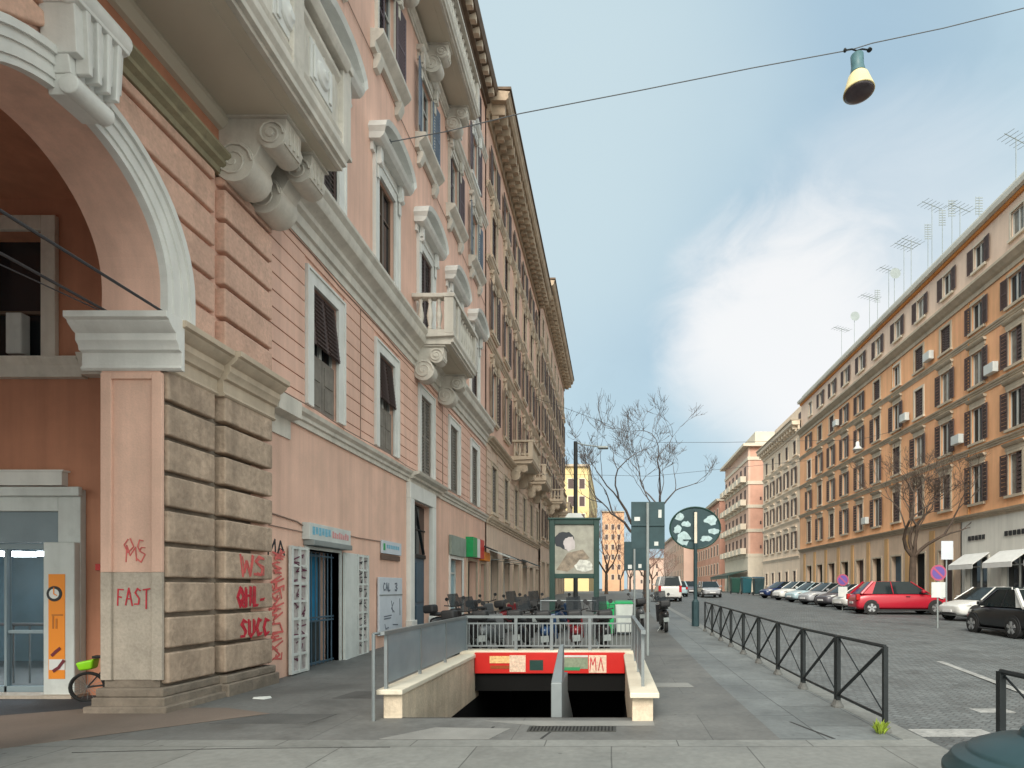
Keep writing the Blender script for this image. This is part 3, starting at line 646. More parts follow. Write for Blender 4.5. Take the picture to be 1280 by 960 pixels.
# portico interior: wall facing the camera with the shop
YW = 8.8; FI = FS(YW)
X = lambda px, Y=YW: (px - HX) * Y / FP
Z = lambda py, Y=YW: HC + (HY - py) * Y / FP
m = MB(FI); wx0, wx1, wz0, wz1 = X(-30), X(56), Z(452), Z(290)
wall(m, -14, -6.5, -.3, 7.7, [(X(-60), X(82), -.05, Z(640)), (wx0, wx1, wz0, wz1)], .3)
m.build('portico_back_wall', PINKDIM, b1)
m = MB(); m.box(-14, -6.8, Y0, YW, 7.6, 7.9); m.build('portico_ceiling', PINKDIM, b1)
m = MB(); m.box(-14, -6.84, Y0, Y0 + .5, 4.6, 7.59); m.build('added_shade_beam', PINKDIM, b1)  # out-of-view beam added to keep light off the portico vault
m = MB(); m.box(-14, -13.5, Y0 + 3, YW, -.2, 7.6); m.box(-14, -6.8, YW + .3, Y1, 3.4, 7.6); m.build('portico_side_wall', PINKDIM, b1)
m = MB(); m.box(-14, -13.6, YW, Y1 + 3, -.2, 3.4); m.box(-7.3, -6.85, YW + .3, Y1 + 3, -.2, 3.4); m.box(-13.6, -7.3, Y1 + 2.6, Y1 + 3, -.2, 3.4); m.box(-13.6, -7.3, YW + .3, Y1 + 3, 3.0, 3.39); m.build('shop_room', mat('shop_wall', (.26, .36, .40), .5, .1, 2), b1)
# inner window over the shop
m = MB(FI); s = .22
m.box(wx1, wx1 + s, 0, .07, wz0, wz1 + s); m.box(wx0 - s, wx1, 0, .07, wz1, wz1 + s); m.box(wx0, wx1 + s + .05, 0, .13, wz0 - .06, wz0)
wi = m.build('window', TRIM, b1, bevel=.01)
m = MB(FI); m.box(wx0, wx1, -.28, -.26, wz0, wz1); m.build('pane', GLASS, wi)
m = MB(FI); m.box(wx0, wx1, -.25, -.2, wz0, wz0 + .08); m.box(wx1 - .07, wx1, -.25, -.2, wz0, wz1); m.box(wx0, wx1, -.25, -.2, Z(385), Z(381)); m.build('sash', SASHD, wi)
m = MB(FI); m.box(X(2), X(22), -.2, -.05, Z(440), Z(388)); m.build('air_conditioner', WHITED, wi, bevel=.02)
m = MB(FI); m.mould(-14, X(110), [(0, 4.84), (.10, 4.84), (.14, 5.0), (.2, 5.08), (.2, 5.12), (0, 5.12)]); m.mould(X(112), -6.6, [(0, 4.86), (.16, 4.86), (.2, 5.06), (.24, 5.16), (0, 5.16)]); m.build('ledge', TRIM, b1)
# shop entrance
m = MB(FI); jz = Z(613)
m.box(X(80), X(108), 0, .10, -.02, jz); m.box(X(-80), X(80), 0, .10, Z(640), jz); m.box(X(-84), X(111), .10, .17, Z(622), jz + .03)
sd = m.build('shop_entrance', WHITED, b1, bevel=.012)
m = MB(FI); m.box(X(-60), X(80), -.12, .04, Z(678), Z(640)); m.build('shutter_box', GREYBLUE, sd)
m = MB(FI)
for i in range(5): m.tube([(X(-60), -.02, Z(676) + .03 + i * .05), (X(79), -.02, Z(676) + .03 + i * .05)], .028)
m.build('rolled_shutter', GREYBLUE, sd)
m = MB(FI); m.box(X(-60), X(79), -.2, -.05, Z(686), Z(679)); m.box(X(66), X(70), -.14, -.06, 0, Z(686)); m.box(X(0), X(3), -.14, -.06, 0, Z(686)); m.box(X(-60), X(70), -.14, -.06, .02, .14); m.box(X(3), X(66), -.13, -.08, .95, 1.0); m.build('door_frame', mat('blue_grey_frame', (.24, .30, .33), .4, .1), sd)
m = MB(FI); m.box(X(3), X(66), -.115, -.105, .14, Z(688)); m.build('door_glass', mat('shop_glass', (.03, .05, .055), .05, .1, trans=.82), sd)
m = MB(FI); m.box(X(70), X(108), .101, .20, .03, Z(679)); pnl = m.build('door_side_panel', WHITED, sd, bevel=.015)
m = MB(FI); m.box(X(77), X(97), .2, .206, Z(846), Z(718)); m.build('orange_strip', ORNG, pnl)
m = MB(FI); m.box(X(78), X(97), .206, .209, Z(835), Z(822)); m.build('white_strip', WHITE, pnl)
m = MB(FI); m.lathe((X(84.5), .206, Z(742)), [(.115, 0), (.115, .006)], 24, 'w'); m.build('clock_ring', BLACKP, pnl)
m = MB(FI); m.lathe((X(84.5), .2125, Z(742)), [(.075, 0), (.075, .003)], 20, 'w'); m.build('clock_face', WHITE, pnl)
m = MB(FI); m.strokes([[(X(84.5), Z(742)), (X(84.5), Z(735))], [(X(84.5), Z(742)), (X(88), Z(744))]], .008, .216); m.build('clock_hands', ORNG, pnl)
m = MB(FI); m.strokes([[(X(82), Z(768)), (X(94), Z(768))], [(X(83), Z(768)), (X(83), Z(784))], [(X(87), Z(773)), (X(87), Z(784))]], .012, .2065); m.build('bench_symbol', mat('deep_orange', (.5, .16, .02), .5, 0), pnl)
m = MB(FI); m.strokes([[(X(82), Z(817)), (X(86), Z(813)), (X(91), Z(809))], [(X(84), Z(836)), (X(90), Z(832)), (X(96), Z(824))]], .022, .21); m.build('swoosh_marks', mat('maroon_mark', (.16, .02, .03), .5, 0), pnl)
m = MB(FI); m.box(X(-40), X(85), 0, .10, Z(608), Z(591)); m.box(X(-40), X(88), 0, .12, Z(591), Z(589)); m.build('sign_ledge', TRIMW, sd)
m = MB(); m.box(X(-70), X(112), YW - .3, YW, -.1, .06); m.build('door_step', STONELOW, sd)
# inside the shop: counter rails, grey doors, ceiling lamps
m = MB()
for i in range(9): m.box(-11.35 + i * .28, -11.15 + i * .28, 11.6, 11.66, 0, 2.0)
m.build('locker_front', mat('slate_blue_panel', (.14, .21, .25), .4, .15, 2), b1)
m = MB(); m.tube([(-11.5, 10.0, 1.02), (-7.4, 10.0, 1.02)], .03)
for i in range(8): m.tube([(-10.4 + i * .28, 10.0, 0), (-10.4 + i * .28, 10.0, 1.02)], .015)
m.build('inner_rail', METALG, b1)
m = MB()
for i in range(4):
    for k in range(2): m.box(-10.9 + i * .7, -10.5 + i * .7, 10.2 + k * 1.1, 10.5 + k * 1.1, 2.22, 2.30)
m.build('ceiling_lamp', mat('lamp_tube', (.85, .95, 1.0), .5, 0, emit=18), b1)
# iron tie rods and a small meter box
m = MB(); m.tube([(-5.98, 7.78, 5.32), (-5.98, 4.9, 5.34)], .018); m.tube([(-6.75, 7.78, 5.34), (-6.75, 4.9, 5.34)], .018); m.tube([(-6.78, 7.78, 5.33), (-6.6, 6.0, 5.12), (-6.78, 4.9, 5.3)], .008); m.build('tie_rod', CABLE, b1)
m = MB(FI); m.box(X(122), X(128), 0, .04, Z(713), Z(705)); m.build('wall_switch', REDP, b1)
# graffiti on the pier and plaster
GL = {'W': [[(0, 1), (.2, 0), (.45, .7), (.7, .05), (.9, 1)]], 'V': [[(0, 1), (.4, 0), (.8, 1)]], 'U': [[(0, 1), (.05, .2), (.35, 0), (.65, .2), (.7, 1)]], 'S': [[(.7, .9), (.35, 1), (.05, .75), (.6, .4), (.5, .05), (0, .1)]],
      'A': [[(0, 0), (.35, 1), (.75, 0)], [(.12, .4), (.65, .38)]], 'H': [[(0, 0), (.05, 1)], [(.6, 0), (.65, 1)], [(0, .5), (.65, .55)]], 'L': [[(.1, 1), (.05, 0), (.6, .05)]], '-': [[(0, .3), (.5, .32)]],
      'C': [[(.7, .85), (.35, 1), (.05, .5), (.3, 0), (.7, .12)]], 'O': [[(.35, 1), (.02, .5), (.35, 0), (.7, .5), (.35, 1)]], 'F': [[(.05, 0), (.1, 1), (.7, .95)], [(.1, .55), (.5, .5)]], 'T': [[(0, .95), (.8, 1)], [(.4, 1), (.38, -.2)]],
      'Q': [[(.35, 1), (.02, .5), (.35, 0), (.7, .5), (.35, 1)], [(.4, .3), (.75, -.05)]], 'J': [[(.6, 1), (.5, .1), (.2, 0), (0, .25)]], '3': [[(.05, .95), (.5, 1), (.6, .75), (.25, .55), (.65, .3), (.4, 0), (0, .1)]], '5': [[(.65, 1), (.15, .95), (.1, .55), (.55, .5), (.5, .1), (0, 0)]], 'M': [[(0, 0), (.1, 1), (.4, .4), (.7, 1), (.8, 0)]]}
def word(txt, u, v, h, wd, slant=0, jit=.04):
    out = []; rn = random.Random(hash(txt) % 97 + 3 if False else len(txt) * 7 + int(u * 10))
    for ch in txt:
        for pl in GL[ch]: out.append([(u + (x + rn.uniform(-jit, jit)) * wd + slant * y * h, v + (y + rn.uniform(-jit, jit)) * h) for x, y in pl])
        u += wd * 1.02
    return out
YP = lambda px, X_=-5.91: FP * -X_ / (HX - px)
for (t, py, hpx, px0) in (('WS', 720, .32, 298), ('QHL-', 757, .30, 295), ('SUCC', 795, .28, 299)):
    yv = YP(px0); zv = HC + (HY - py) * (YP(318)) / FP
    m = MB(FA); m.strokes(word(t, yv, zv, hpx, .19 if len(t) > 3 else .36), .021, .161)
    m.strokes(word(t, yv + .03, zv + .02, hpx * .9, .19 if len(t) > 3 else .36, 0, .10), .009, .168); m.build('graffiti', REDSPRAY if t != 'WS' else PINKSPRAY, b1)
rg = random.Random(5)
m = MB(FA); col = []
for k in range(24):
    z = .35 + k * .085; col.append([(10.1 + rg.uniform(0, .45), z + rg.uniform(-.1, .1)) for _ in range(4)])
m.strokes(col, .016, .001); m.build('graffiti', PINKSPRAY, b1)
m = MB(FA); m.strokes(word('MA', 10.1, 2.25, .26, .28), .018, .001); m.build('graffiti', BLKSPRAY, b1)
fj = lambda u, w, v: Vector((u, 7.72 - .012 - w, v))
m = MB(fj); m.strokes(word('FAST', -6.63, 1.42, .22, .115), .009, .002); m.build('graffiti', REDSPRAY, b1)
m = MB(fj); m.strokes(word('MS', -6.5, 2.0, .2, .14, 0, .15) + word('OC', -6.52, 2.12, .18, .14, 0, .15), .007, .002); m.build('graffiti', PINKSPRAY, b1)
m = MB(FA)   # wiring above the doorway
m.tube([(10.1, .02, 2.98), (11.0, .02, 2.92), (11.3, .02, 2.84)], .014); m.tube([(12.6, .02, 2.86), (13.6, .02, 2.84), (14.9, .02, 2.86), (16.2, .02, 2.88)], .012); m.tube([(10.1, .02, 2.76), (11.2, .02, 2.74)], .01)
for (v_, w_, u0_, u1_) in ((5.13, .22, 10.2, 27.2), (8.30, .05, 10.2, 27.2), (15.0, .03, 10.3, 27.2)):
    m.tube([(u0_ + (u1_ - u0_) * t / 14, w_, v_ + .025 * math.sin(t * 2.1)) for t in range(15)], .011, 5)
m.tube([(13.7, .05, 5.2), (13.72, .045, 7.0), (13.7, .05, 8.3)], .010, 5); m.tube([(20.3, .05, 5.2), (20.28, .045, 8.3)], .010, 5); m.tube([(10.45, .02, 9.9), (10.47, .03, 15.0)], .012, 5)
m.build('wall_wiring', mat('painted_wire', (.30, .2, .16), .8, .1), b1)
# ------------------------------------------------------------------ second and third buildings on the left
def plain_windows(root, f, ukeys, us, v, key_fn):
    for i, u in enumerate(us): window(root, f, key_fn(i), u, v)

def dentil_cornice(root, f, u0, u1, z, d, mt, mt2, step=.75, hh=.5):
    m = MB(f); m.mould(u0, u1, [(0, z - .8), (.1, z - .8), (.12, z - .5), (.22, z - .45), (.22, z - .02), (0, z)])
    m.mould(u0 - .05, u1 + .05, [(0, z), (d - .12, z), (d, z + .12), (d, z + .3), (d + .08, z + .42), (0, z + .5)]); c = m.build('roof_cornice', mt, root)
    n = int((u1 - u0) / step)
    for i in range(n):
        pass
    g0 = f(0, 0, 0); fl_ = lambda u_, w_, v_: f(u_, w_, v_) - g0
    m = MB(fl_); m.box(-.13, .13, .221, d - .2, z - hh + .1, z - .003); m.box(-.10, .10, .22, d - .5, z - hh - .1, z - hh + .1)
    repeat('modillion', m.mesh('modillion', mt), c, [f(u0 + (i + .5) * (u1 - u0) / n, 0, 0) for i in range(n)])
    m = MB(f); m.box(u0 - .08, u1 + .08, -1.5, d + .14, z + .5, z + .62); m.build('tile_edge', mt2, c)

FB = FL(-6.0)
b2 = empty('apartment_building', (-6.0, 27.32, 0)); tag(b2, 'tall beige and rose building with modillion cornice next to the pink corner building', 'building')
ya, yb = 27.32, 46.4; bays = [29.0 + 3.3 * i for i in range(6)]
FLS = [(5.4, 2.3), (10.0, 2.5), (14.3, 2.3), (18.0, 2.2), (21.4, 1.7)]
H2 = [(b - .55, b + .55, z, z + h) for b in bays for z, h in FLS]
G2 = [(b - .9, b + .9, -.3, 3.1) for b in bays]
m = MB(FB); wall(m, ya, yb, -.3, 8.7, [h for h in H2 if h[2] < 8] + G2, .4); m.build('lower_wall', BEIGE, b2)
m = MB(FB); wall(m, ya, yb, 8.7, 24.6, [h for h in H2 if h[2] > 8]); m.build('upper_wall', ROSE, b2)
m = MB(FB); m.box(ya, yb, -13, -.5, -.3, 24.9); m.build('building_core', ROSE, b2)
m = MB(FB); z = 5.2
while z < 8.3:
    cur = ya
    for b in bays + [99]:
        e = min(b - .8, yb)
        if e > cur: m.box(cur, e, 0, .04, z, z + .34)
        cur = b + .8
        if cur >= yb: break
    z += .38
m.build('rustication', BEIGE, b2)
for v, s in ((4.75, 1.2), (8.55, 2.0), (13.3, 1), (17.2, 1), (20.7, 1)):
    m = MB(FB); m.mould(ya, yb, [(w * s, vv) for w, vv in mprof(v)]); m.build('string_course', BEIGETRIM, b2)
dentil_cornice(b2, FB, ya, yb, 24.75, 1.05, CORN, BROWNTILE, .62, .6)
window_template('b2a', FB, 1.1, 2.3, .2, BEIGETRIM, 0, 1, 'closed', SHUTG, slats=14)
window_template('b2b', FB, 1.1, 2.5, .2, BEIGETRIM, 1, 1, 'wide', SHUT, slats=14)
window_template('b2c', FB, 1.1, 2.3, .2, BEIGETRIM, 1, 1, 'open', SHUT, slats=14)
window_template('b2d', FB, 1.1, 2.2, .2, BEIGETRIM, 1, 1, 'closed', SHUT, slats=14)
window_template('b2e', FB, 1.1, 1.7, .15, BEIGETRIM, 0, 1, 'open', SHUT, slats=10)
for i, b in enumerate(bays):
    for (z, h), k in zip(FLS, 'abcde'): window(b2, FB, 'b2' + k, b, z)
    shopdoor(b2, FB, b - .9, b + .9, 3.1, DARK if i % 3 else DBLUE, BEIGETRIM, i % 2 == 0)
balcony(b2, FB, 33.6, 37.2, 1.35, 8.95, 1.05, (34.0, 36.8), bm_=BEIGETRIM, bh=.8)
balcony(b2, FB, 40.2, 43.8, 1.35, 8.95, 1.05, (40.6, 43.4), bm_=BEIGETRIM, bh=.8)

FC_ = FL(-5.85)
b3 = empty('apartment_building', (-5.85, 46.4, 0)); tag(b3, 'brownish far building closing the left row with its own projecting cornice', 'building')
ya, yb = 46.4, 69; bays = [48.2 + 3.3 * i for i in range(7)]
FL3 = [(5.9, 2.3), (10.4, 2.4), (14.6, 2.3), (18.6, 2.2), (22.3, 1.8)]
H3 = [(b - .55, b + .55, z, z + h) for b in bays for z, h in FL3]; G3 = [(b - .9, b + .9, -.3, 3.8) for b in bays]
m = MB(FC_); wall(m, ya, yb, -.3, 9, [h for h in H3 if h[2] < 8] + G3, .4); m.build('lower_wall', BEIGE, b3)
m = MB(FC_); wall(m, ya, yb, 9, 26, [h for h in H3 if h[2] > 8]); m.build('upper_wall', mat('brown_rose_plaster', (.56, .37, .28), .85, .12, .6, streak=.15), b3)
m = MB(FC_); m.box(ya, yb, -13, -.5, -.3, 26.2); m.build('building_core', BEIGE, b3)
for v, s in ((5.2, 1.2), (9.0, 2.0), (13.6, 1), (17.8, 1), (21.6, 1)):
    m = MB(FC_); m.mould(ya, yb, [(w * s, vv) for w, vv in mprof(v)]); m.build('string_course', BEIGETRIM, b3)
dentil_cornice(b3, FC_, ya, yb, 26.0, 1.1, CORN, BROWNTILE, .9, .6)
window_template('b3a', FC_, 1.1, 2.3, .2, BEIGETRIM, 1, 1, 'open', SHUT, simple=True, slats=8)
window_template('b3b', FC_, 1.1, 1.8, .15, BEIGETRIM, 0, 1, 'closed', SHUT, simple=True, slats=8)
for i, b in enumerate(bays):
    for j, (z, h) in enumerate(FL3): window(b3, FC_, 'b3b' if j == 4 else 'b3a', b, z)
    shopdoor(b3, FC_, b - .9, b + .9, 3.8, DARK, BEIGETRIM, True)
balcony(b3, FC_, 52.0, 56, 1.4, 9.3, 1.0, (52.4, 55.6), bm_=BEIGETRIM, bh=.8)
balcony(b3, FC_, 60, 64, 1.4, 9.3, 1.0, (60.4, 63.6), bm_=BEIGETRIM, bh=.8)

# yellow building closing the view, then distant ones
def block(name, label, f, u0, u1, z1, D, wm, tm, us, vs, ww=1.1, wh=2.0, cat='building', top=None, side=None, key=None, zb=-.3):
    root = empty(name, f(u0, 0, 0)); tag(root, label, cat)
    m = MB(f); m.box(u0, u1, -D, -.0, zb, z1); m.build('wall', wm, root)
    m = MB(f); m.mould(u0 - .2, u1 + .2, [(-D - .1, z1 - .1), (.5, z1 - .1), (.7, z1 + .3), (-D - .1, z1 + .3)]); m.build('roof', top or tm, root)
    k = key or (name + label[:12])
    o = f(0, 0, 0); g = lambda u, w, v: f(u, w, v) - o
    m = MB(g); m.box(-ww / 2 - .15, ww / 2 + .15, -.01, .05, -.1, wh + .15); fme = m.mesh('window', tm)
    m = MB(g); m.box(-ww / 2, ww / 2, .03, .055, 0, wh); pme = m.mesh('pane', SHUT)
    for u in us:
        for v in vs:
            a = bpy.data.objects.new('window', fme); C.objects.link(a); a.parent = root; a.location = f(u, 0, v) - Vector(root.location)
            b = bpy.data.objects.new('pane', pme); C.objects.link(b); b.parent = a
    return root
yel = block('apartment_building', 'plain yellow apartment block seen beyond the dark lamp post', FS(118), -16, -4.9, 26.6, 60, YELLOW, CREAMTRIM, [-14.5, -11.5, -8.6, -6.3], [4 + 3.6 * i for i in range(6)])
FYs = FL(-4.9); o = FYs(0, 0, 0)
for u in [121 + 6 * i for i in range(8)]:
    for v in [4 + 3.6 * i for i in range(6)]:
        m = MB(FYs); m.box(u - .6, u + .6, -.01, .05, v, v + 2.2); m.build('window', SHUT, yel)
block('apartment_building', 'small orange brown building far down the street left of the signs', FS(230), -4.2, 4.5, 32, 20, mat('apricot_plaster', (.60, .36, .22), .85, .1, .3), WHITEBAND, [-2.5, 0, 2.5], [5 + 4 * i for i in range(6)])
block('apartment_building', 'pale pink distant building closing the end of the street', FS(300), 8, 46, 17, 20, mat('distant_pink_plaster', (.58, .40, .32), .85, .1, .2), WHITEBAND, [11 + 4 * i for i in range(9)], [4, 8, 12])

# ------------------------------------------------------------------ right side of the street
XR = 21.0; FO = FR(XR)
Z_ = dict(g=5.85, f1=9.65, f2=12.9, f3=16.1, c=19.1, at=22.2, top=22.95)
b4 = empty('long_apartment_building', (XR, 15, 0)); tag(b4, 'long orange plastered apartment building with pale attic storey lining the right side', 'building')
ya, yb = 14.0, 64.6
ob = [30.02 + 3.15 * (i - 5) for i in range(16)]
FLO = [(6.55, 2.2, 'f1'), (10.05, 2.0, 'f2'), (13.35, 1.9, 'f3'), (16.55, 1.55, 'f4')]
H4 = [(b - .52, b + .52, z, z + h) for b in ob for z, h, _ in FLO]
HA = [(b - .5, b + .5, 20.1, 21.5) for b in ob]
G4 = [(b - .75, b + .75, -.3, 4.0) for b in ob if b > 34]
GW = [(b - 1.0, b + 1.0, -.3, 3.4) for b in ob if b < 34]
m = MB(FO); wall(m, ya, yb, Z_['g'], Z_['c'], H4); m.build('upper_wall', ORANGE, b4)
m = MB(FO); wall(m, ya, yb, Z_['c'], 22.3, HA, .2, -.12); m.build('attic_wall', PALEPINK, b4)
m = MB(FO); wall(m, 34.7, yb, -.3, Z_['g'], G4, .35); m.build('ground_wall', RUST, b4)
m = MB(FO); wall(m, ya, 34.7, -.3, Z_['g'], GW, .5, .04); m.box(34.6, 34.7, -.2, .04, -.3, Z_['g']); m.build('storefront_wall', SHOPWHITE, b4)
m = MB(FO); m.box(ya, yb, -14, -.55, -.3, 22.2); m.build('building_core', ORANGE, b4)
m = MB(FO)
for b in [28.4 + 3.15 * i for i in range(3, 12)]: m.box(b - .28, b + .28, 0, .06, 0, 5.4)
for z in [.5 + .42 * i for i in range(12)]:
    pass
m.build('ground_pilasters', mat('ochre_pilaster', (.56, .34, .16), .85, .12, .6, streak=.15), b4)
for v, s, mt in ((5.6, 1.6, GREYTRIM), (9.45, 1.0, GREYTRIM), (12.7, 1.0, GREYTRIM), (15.9, .9, GREYTRIM)):
    m = MB(FO); m.mould(ya, yb, [(w * s, vv) for w, vv in mprof(v)]); m.build('string_course', mt, b4)
m = MB(FO); m.mould(ya, yb, [(0, 18.45), (.08, 18.45), (.08, 18.7), (.22, 18.8), (.36, 18.95), (.46, 19.05), (.46, 19.2), (-.1, 19.35)]); m.build('attic_cornice', GREYTRIM, b4)
m = MB(FO); m.mould(ya, yb, [(-.12, 22.05), (.02, 22.05), (.06, 22.2), (-.12, 22.2)]); m.build('orange_band', mat('orange_band', (.62, .25, .07), .8, .08), b4)
m = MB(FO); m.mould(ya, yb, [(-.12, 22.2), (.3, 22.24), (.34, 22.5), (-.2, 22.75)]); m.box(ya, yb, -.9, -.2, 22.3, 23.15); m.box(ya, yb, -14, -.9, 22.2, 22.8); m.build('roof', mat('pale_grey_roof', (.60, .58, .52), .8, .1, .7), b4)
for nm, kw in dict(
        f1a=dict(h=2.2, hood=1, shut='open'), f1b=dict(h=2.2, hood=1, shut='wide'), f1c=dict(h=2.2, hood=1, shut='closed'),
        f2a=dict(h=2.0, hood=1, shut='open'), f2b=dict(h=2.0, hood=1, shut='wide'), f2c=dict(h=2.0, hood=1, shut='closed'),
        f3a=dict(h=1.9, hood=1, shut='open'), f3c=dict(h=1.9, hood=0, shut='closed', surm=WHITEBAND), f4a=dict(h=1.55, shut='open'), f4c=dict(h=1.55, shut='closed'), f4d=dict(h=1.55, shut='none', surm=WHITEBAND), f1d=dict(h=2.2, hood=1, shut='onewide'), f2d=dict(h=2.0, hood=1, shut='none'), f3d=dict(h=1.9, hood=1, shut='onewide')).items():
    kw.setdefault('surm', GREYTRIM); kw.setdefault('hood', 0)
    window_template('o' + nm, FO, w=1.04, sur=.16, simple=True, slats=9, shm=SHUT, **kw)
window_template('attic', FR(XR + .12), 1.0, 1.4, .1, WHITEBAND, 0, 1, 'open', SHUT, simple=True, slats=8)
window_template('attic2', FR(XR + .12), 1.0, 1.4, .1, WHITEBAND, 0, 1, 'none', SHUT, simple=True, slats=8)
rr = random.Random(11)
for b in ob:
    for (z, h, k) in FLO:
        opts = {'f1': 'abacd', 'f2': 'abcad', 'f3': 'accad', 'f4': 'acd'}[k]
        window(b4, FO, 'o' + k + rr.choice(opts), b, z)
    window(b4, FR(XR + .12), rr.choice(['attic', 'attic', 'attic2']), b, 20.1)
    if b > 34: shopdoor(b4, FO, b - .75, b + .75, 4.0, rr.choice([DARK, SHUT, DBLUE, SHUT]), GREYTRIM, True)
for b in [x for x in ob if x < 34]:
    shopdoor(b4, (lambda u, w, v: FO(u, w + .04, v)), b - 1.0, b + 1.0, 3.4, GLASS, SHOPWHITE, False)
    m = MB(FO); m.hexa([(b - 1.15, .06, 3.6), (b + 1.15, .06, 3.6), (b + 1.15, 1.0, 2.95), (b - 1.15, 1.0, 2.95), (b - 1.15, .06, 3.65), (b + 1.15, .06, 3.65), (b + 1.15, 1.02, 2.99), (b - 1.15, 1.02, 2.99)])
    m.box(b - 1.15, b + 1.15, 1.0, 1.02, 2.72, 2.96); m.build('awning', WHITE, b4)
    m = MB(FO)
    for k in range(5): m.box(b - .75 + k * .32, b - .55 + k * .32, .05, .1, 4.42, 4.68)
    m.build('storefront_lettering', BLACKP, b4)
for u in (43.2, 33.9): m = MB(FO); m.tube([(u, .05, 5.9), (u, .05, 18.4)], .05); m.build('drainpipe', mat('orange_pipe', (.50, .24, .09), .7, .1), b4)

for i_, (u_, v_) in enumerate(((34.7, 10.3), (41.0, 13.5), (47.4, 6.9), (53.6, 16.7), (37.9, 16.6), (31.6, 13.4))):
    m = MB(FO); m.box(u_ - .4, u_ + .4, .1, .42, v_, v_ + .55); m.box(u_ - .3, u_ + .3, 0, .1, v_ + .05, v_ + .1); m.build('air_conditioner', WHITED, b4, bevel=.02)
# cream building
b5 = empty('apartment_building', (XR, 64.6, 0)); tag(b5, 'cream building with tall cornice standing between the orange and the brick buildings', 'building')
ya, yb = 64.65, 80.4; cb = [66.5 + 3.0 * i for i in range(5)]
FL5 = [(2.0, 1.6), (6.2, 2.1), (10.0, 2.0), (13.6, 2.0), (17.0, 1.7)]
H5 = [(b - .5, b + .5, z, z + h) for b in cb for z, h in FL5]
m = MB(FO); wall(m, ya, yb, -.3, 20.4, H5); m.build('front_wall', CREAM, b5)
m = MB(FO); m.box(ya, yb, -14, -.45, -.3, 20.3); m.box(ya, yb, -12, -1.6, 20.4, 23.6); m.build('building_core', CREAM, b5)
for v in (5.0, 9.2, 12.8, 16.3): m = MB(FO); m.mould(ya, yb, mprof(v)); m.build('string_course', CREAMTRIM, b5)
dentil_cornice(b5, FO, ya, yb, 20.0, .9, CREAMTRIM, GREYTRIM, 1.0, .5)
window_template('c5', FO, 1.0, 2.0, .18, CREAMTRIM, 1, 1, 'open', SHUT, simple=True, slats=8)
window_template('c5b', FO, 1.0, 1.6, .18, CREAMTRIM, 0, 1, 'closed', SHUT, simple=True, slats=8)
for b in cb:
    for j, (z, h) in enumerate(FL5): window(b5, FO, 'c5b' if j in (0, 4) else 'c5', b, z)
m = MB(FO)
for b in cb: m.box(b - .5, b + .5, -1.61, -1.55, 21.2, 22.8)
m.build('attic_windows', SHUT, b5)

# brick building with pale bands; its end wall faces the camera
b6 = empty('apartment_building', (XR - .3, 88, 0)); tag(b6, 'brick red building with pale horizontal bands beyond the cream one', 'building')
m = MB(); m.box(XR, XR + 14, 88, 106, -.3, 23.2); m.build('end_wall', BRICK, b6)
m = MB(); m.box(XR - .3, XR, 88, 106, -.3, 23.2); m.build('street_wall', mat('faded_pink_render', (.62, .42, .33), .85, .1, .5), b6)
m = MB()
for z in (1.5, 6.4, 10.2, 13.9, 17.5, 21.2): m.box(XR - .42, XR + 14, 87.9, 106.1, z, z + .5)
m.build('pale_bands', WHITEBAND, b6)
m = MB(); m.box(XR - .36, XR + 14, 87.94, 106.05, -.2, 1.5 + 4.88); m.build('pale_base', WHITEBAND, b6)
m = MB(); m.box(XR - 1.2, XR + 14.5, 87.3, 106.6, 23.2, 23.6); m.box(XR + 1, XR + 14, 89, 105, 23.6, 25.8); m.build('roof', WHITEBAND, b6)
FBk = FR(XR - .3)
for u in [90 + 3.0 * i for i in range(6)]:
    for z in (7.6, 11.3, 15, 18.6):
        m = MB(FBk); m.box(u - .55, u + .55, -.02, .05, z, z + 1.9); m.build('window', SHUT, b6)
    for z in (6.9, 10.7, 14.4, 18.0):
        m = MB(FBk); m.box(u - 1.1, u + 1.1, .12, 1.0, z, z + .9); m.build('balcony', WHITEBAND, b6)
for xx in (22.6, 24.4):
    for z in (7.7, 11.4, 15.1): m = MB(FS(88)); m.box(xx - .12, xx + .12, .0, .05, z, z + .5); m.build('window', SHUT, b6)
b7 = block('apartment_building', 'reddish lower building beyond the brick one down the right side', FR(XR - .6), 110, 146, 18.4, 14, mat('dull_red_plaster', (.50, .27, .20), .85, .12, .3), WHITEBAND, [112 + 3.3 * i for i in range(10)], [4.4, 8, 11.6, 15.0])
b8 = block('apartment_building', 'pale salmon building far down the right side behind the round sign', FR(XR - 2.5), 150, 210, 17, 14, mat('faded_salmon_plaster', (.60, .42, .34), .85, .1, .2), WHITEBAND, [153 + 4 * i for i in range(13)], [4.5, 8.4, 12.3])
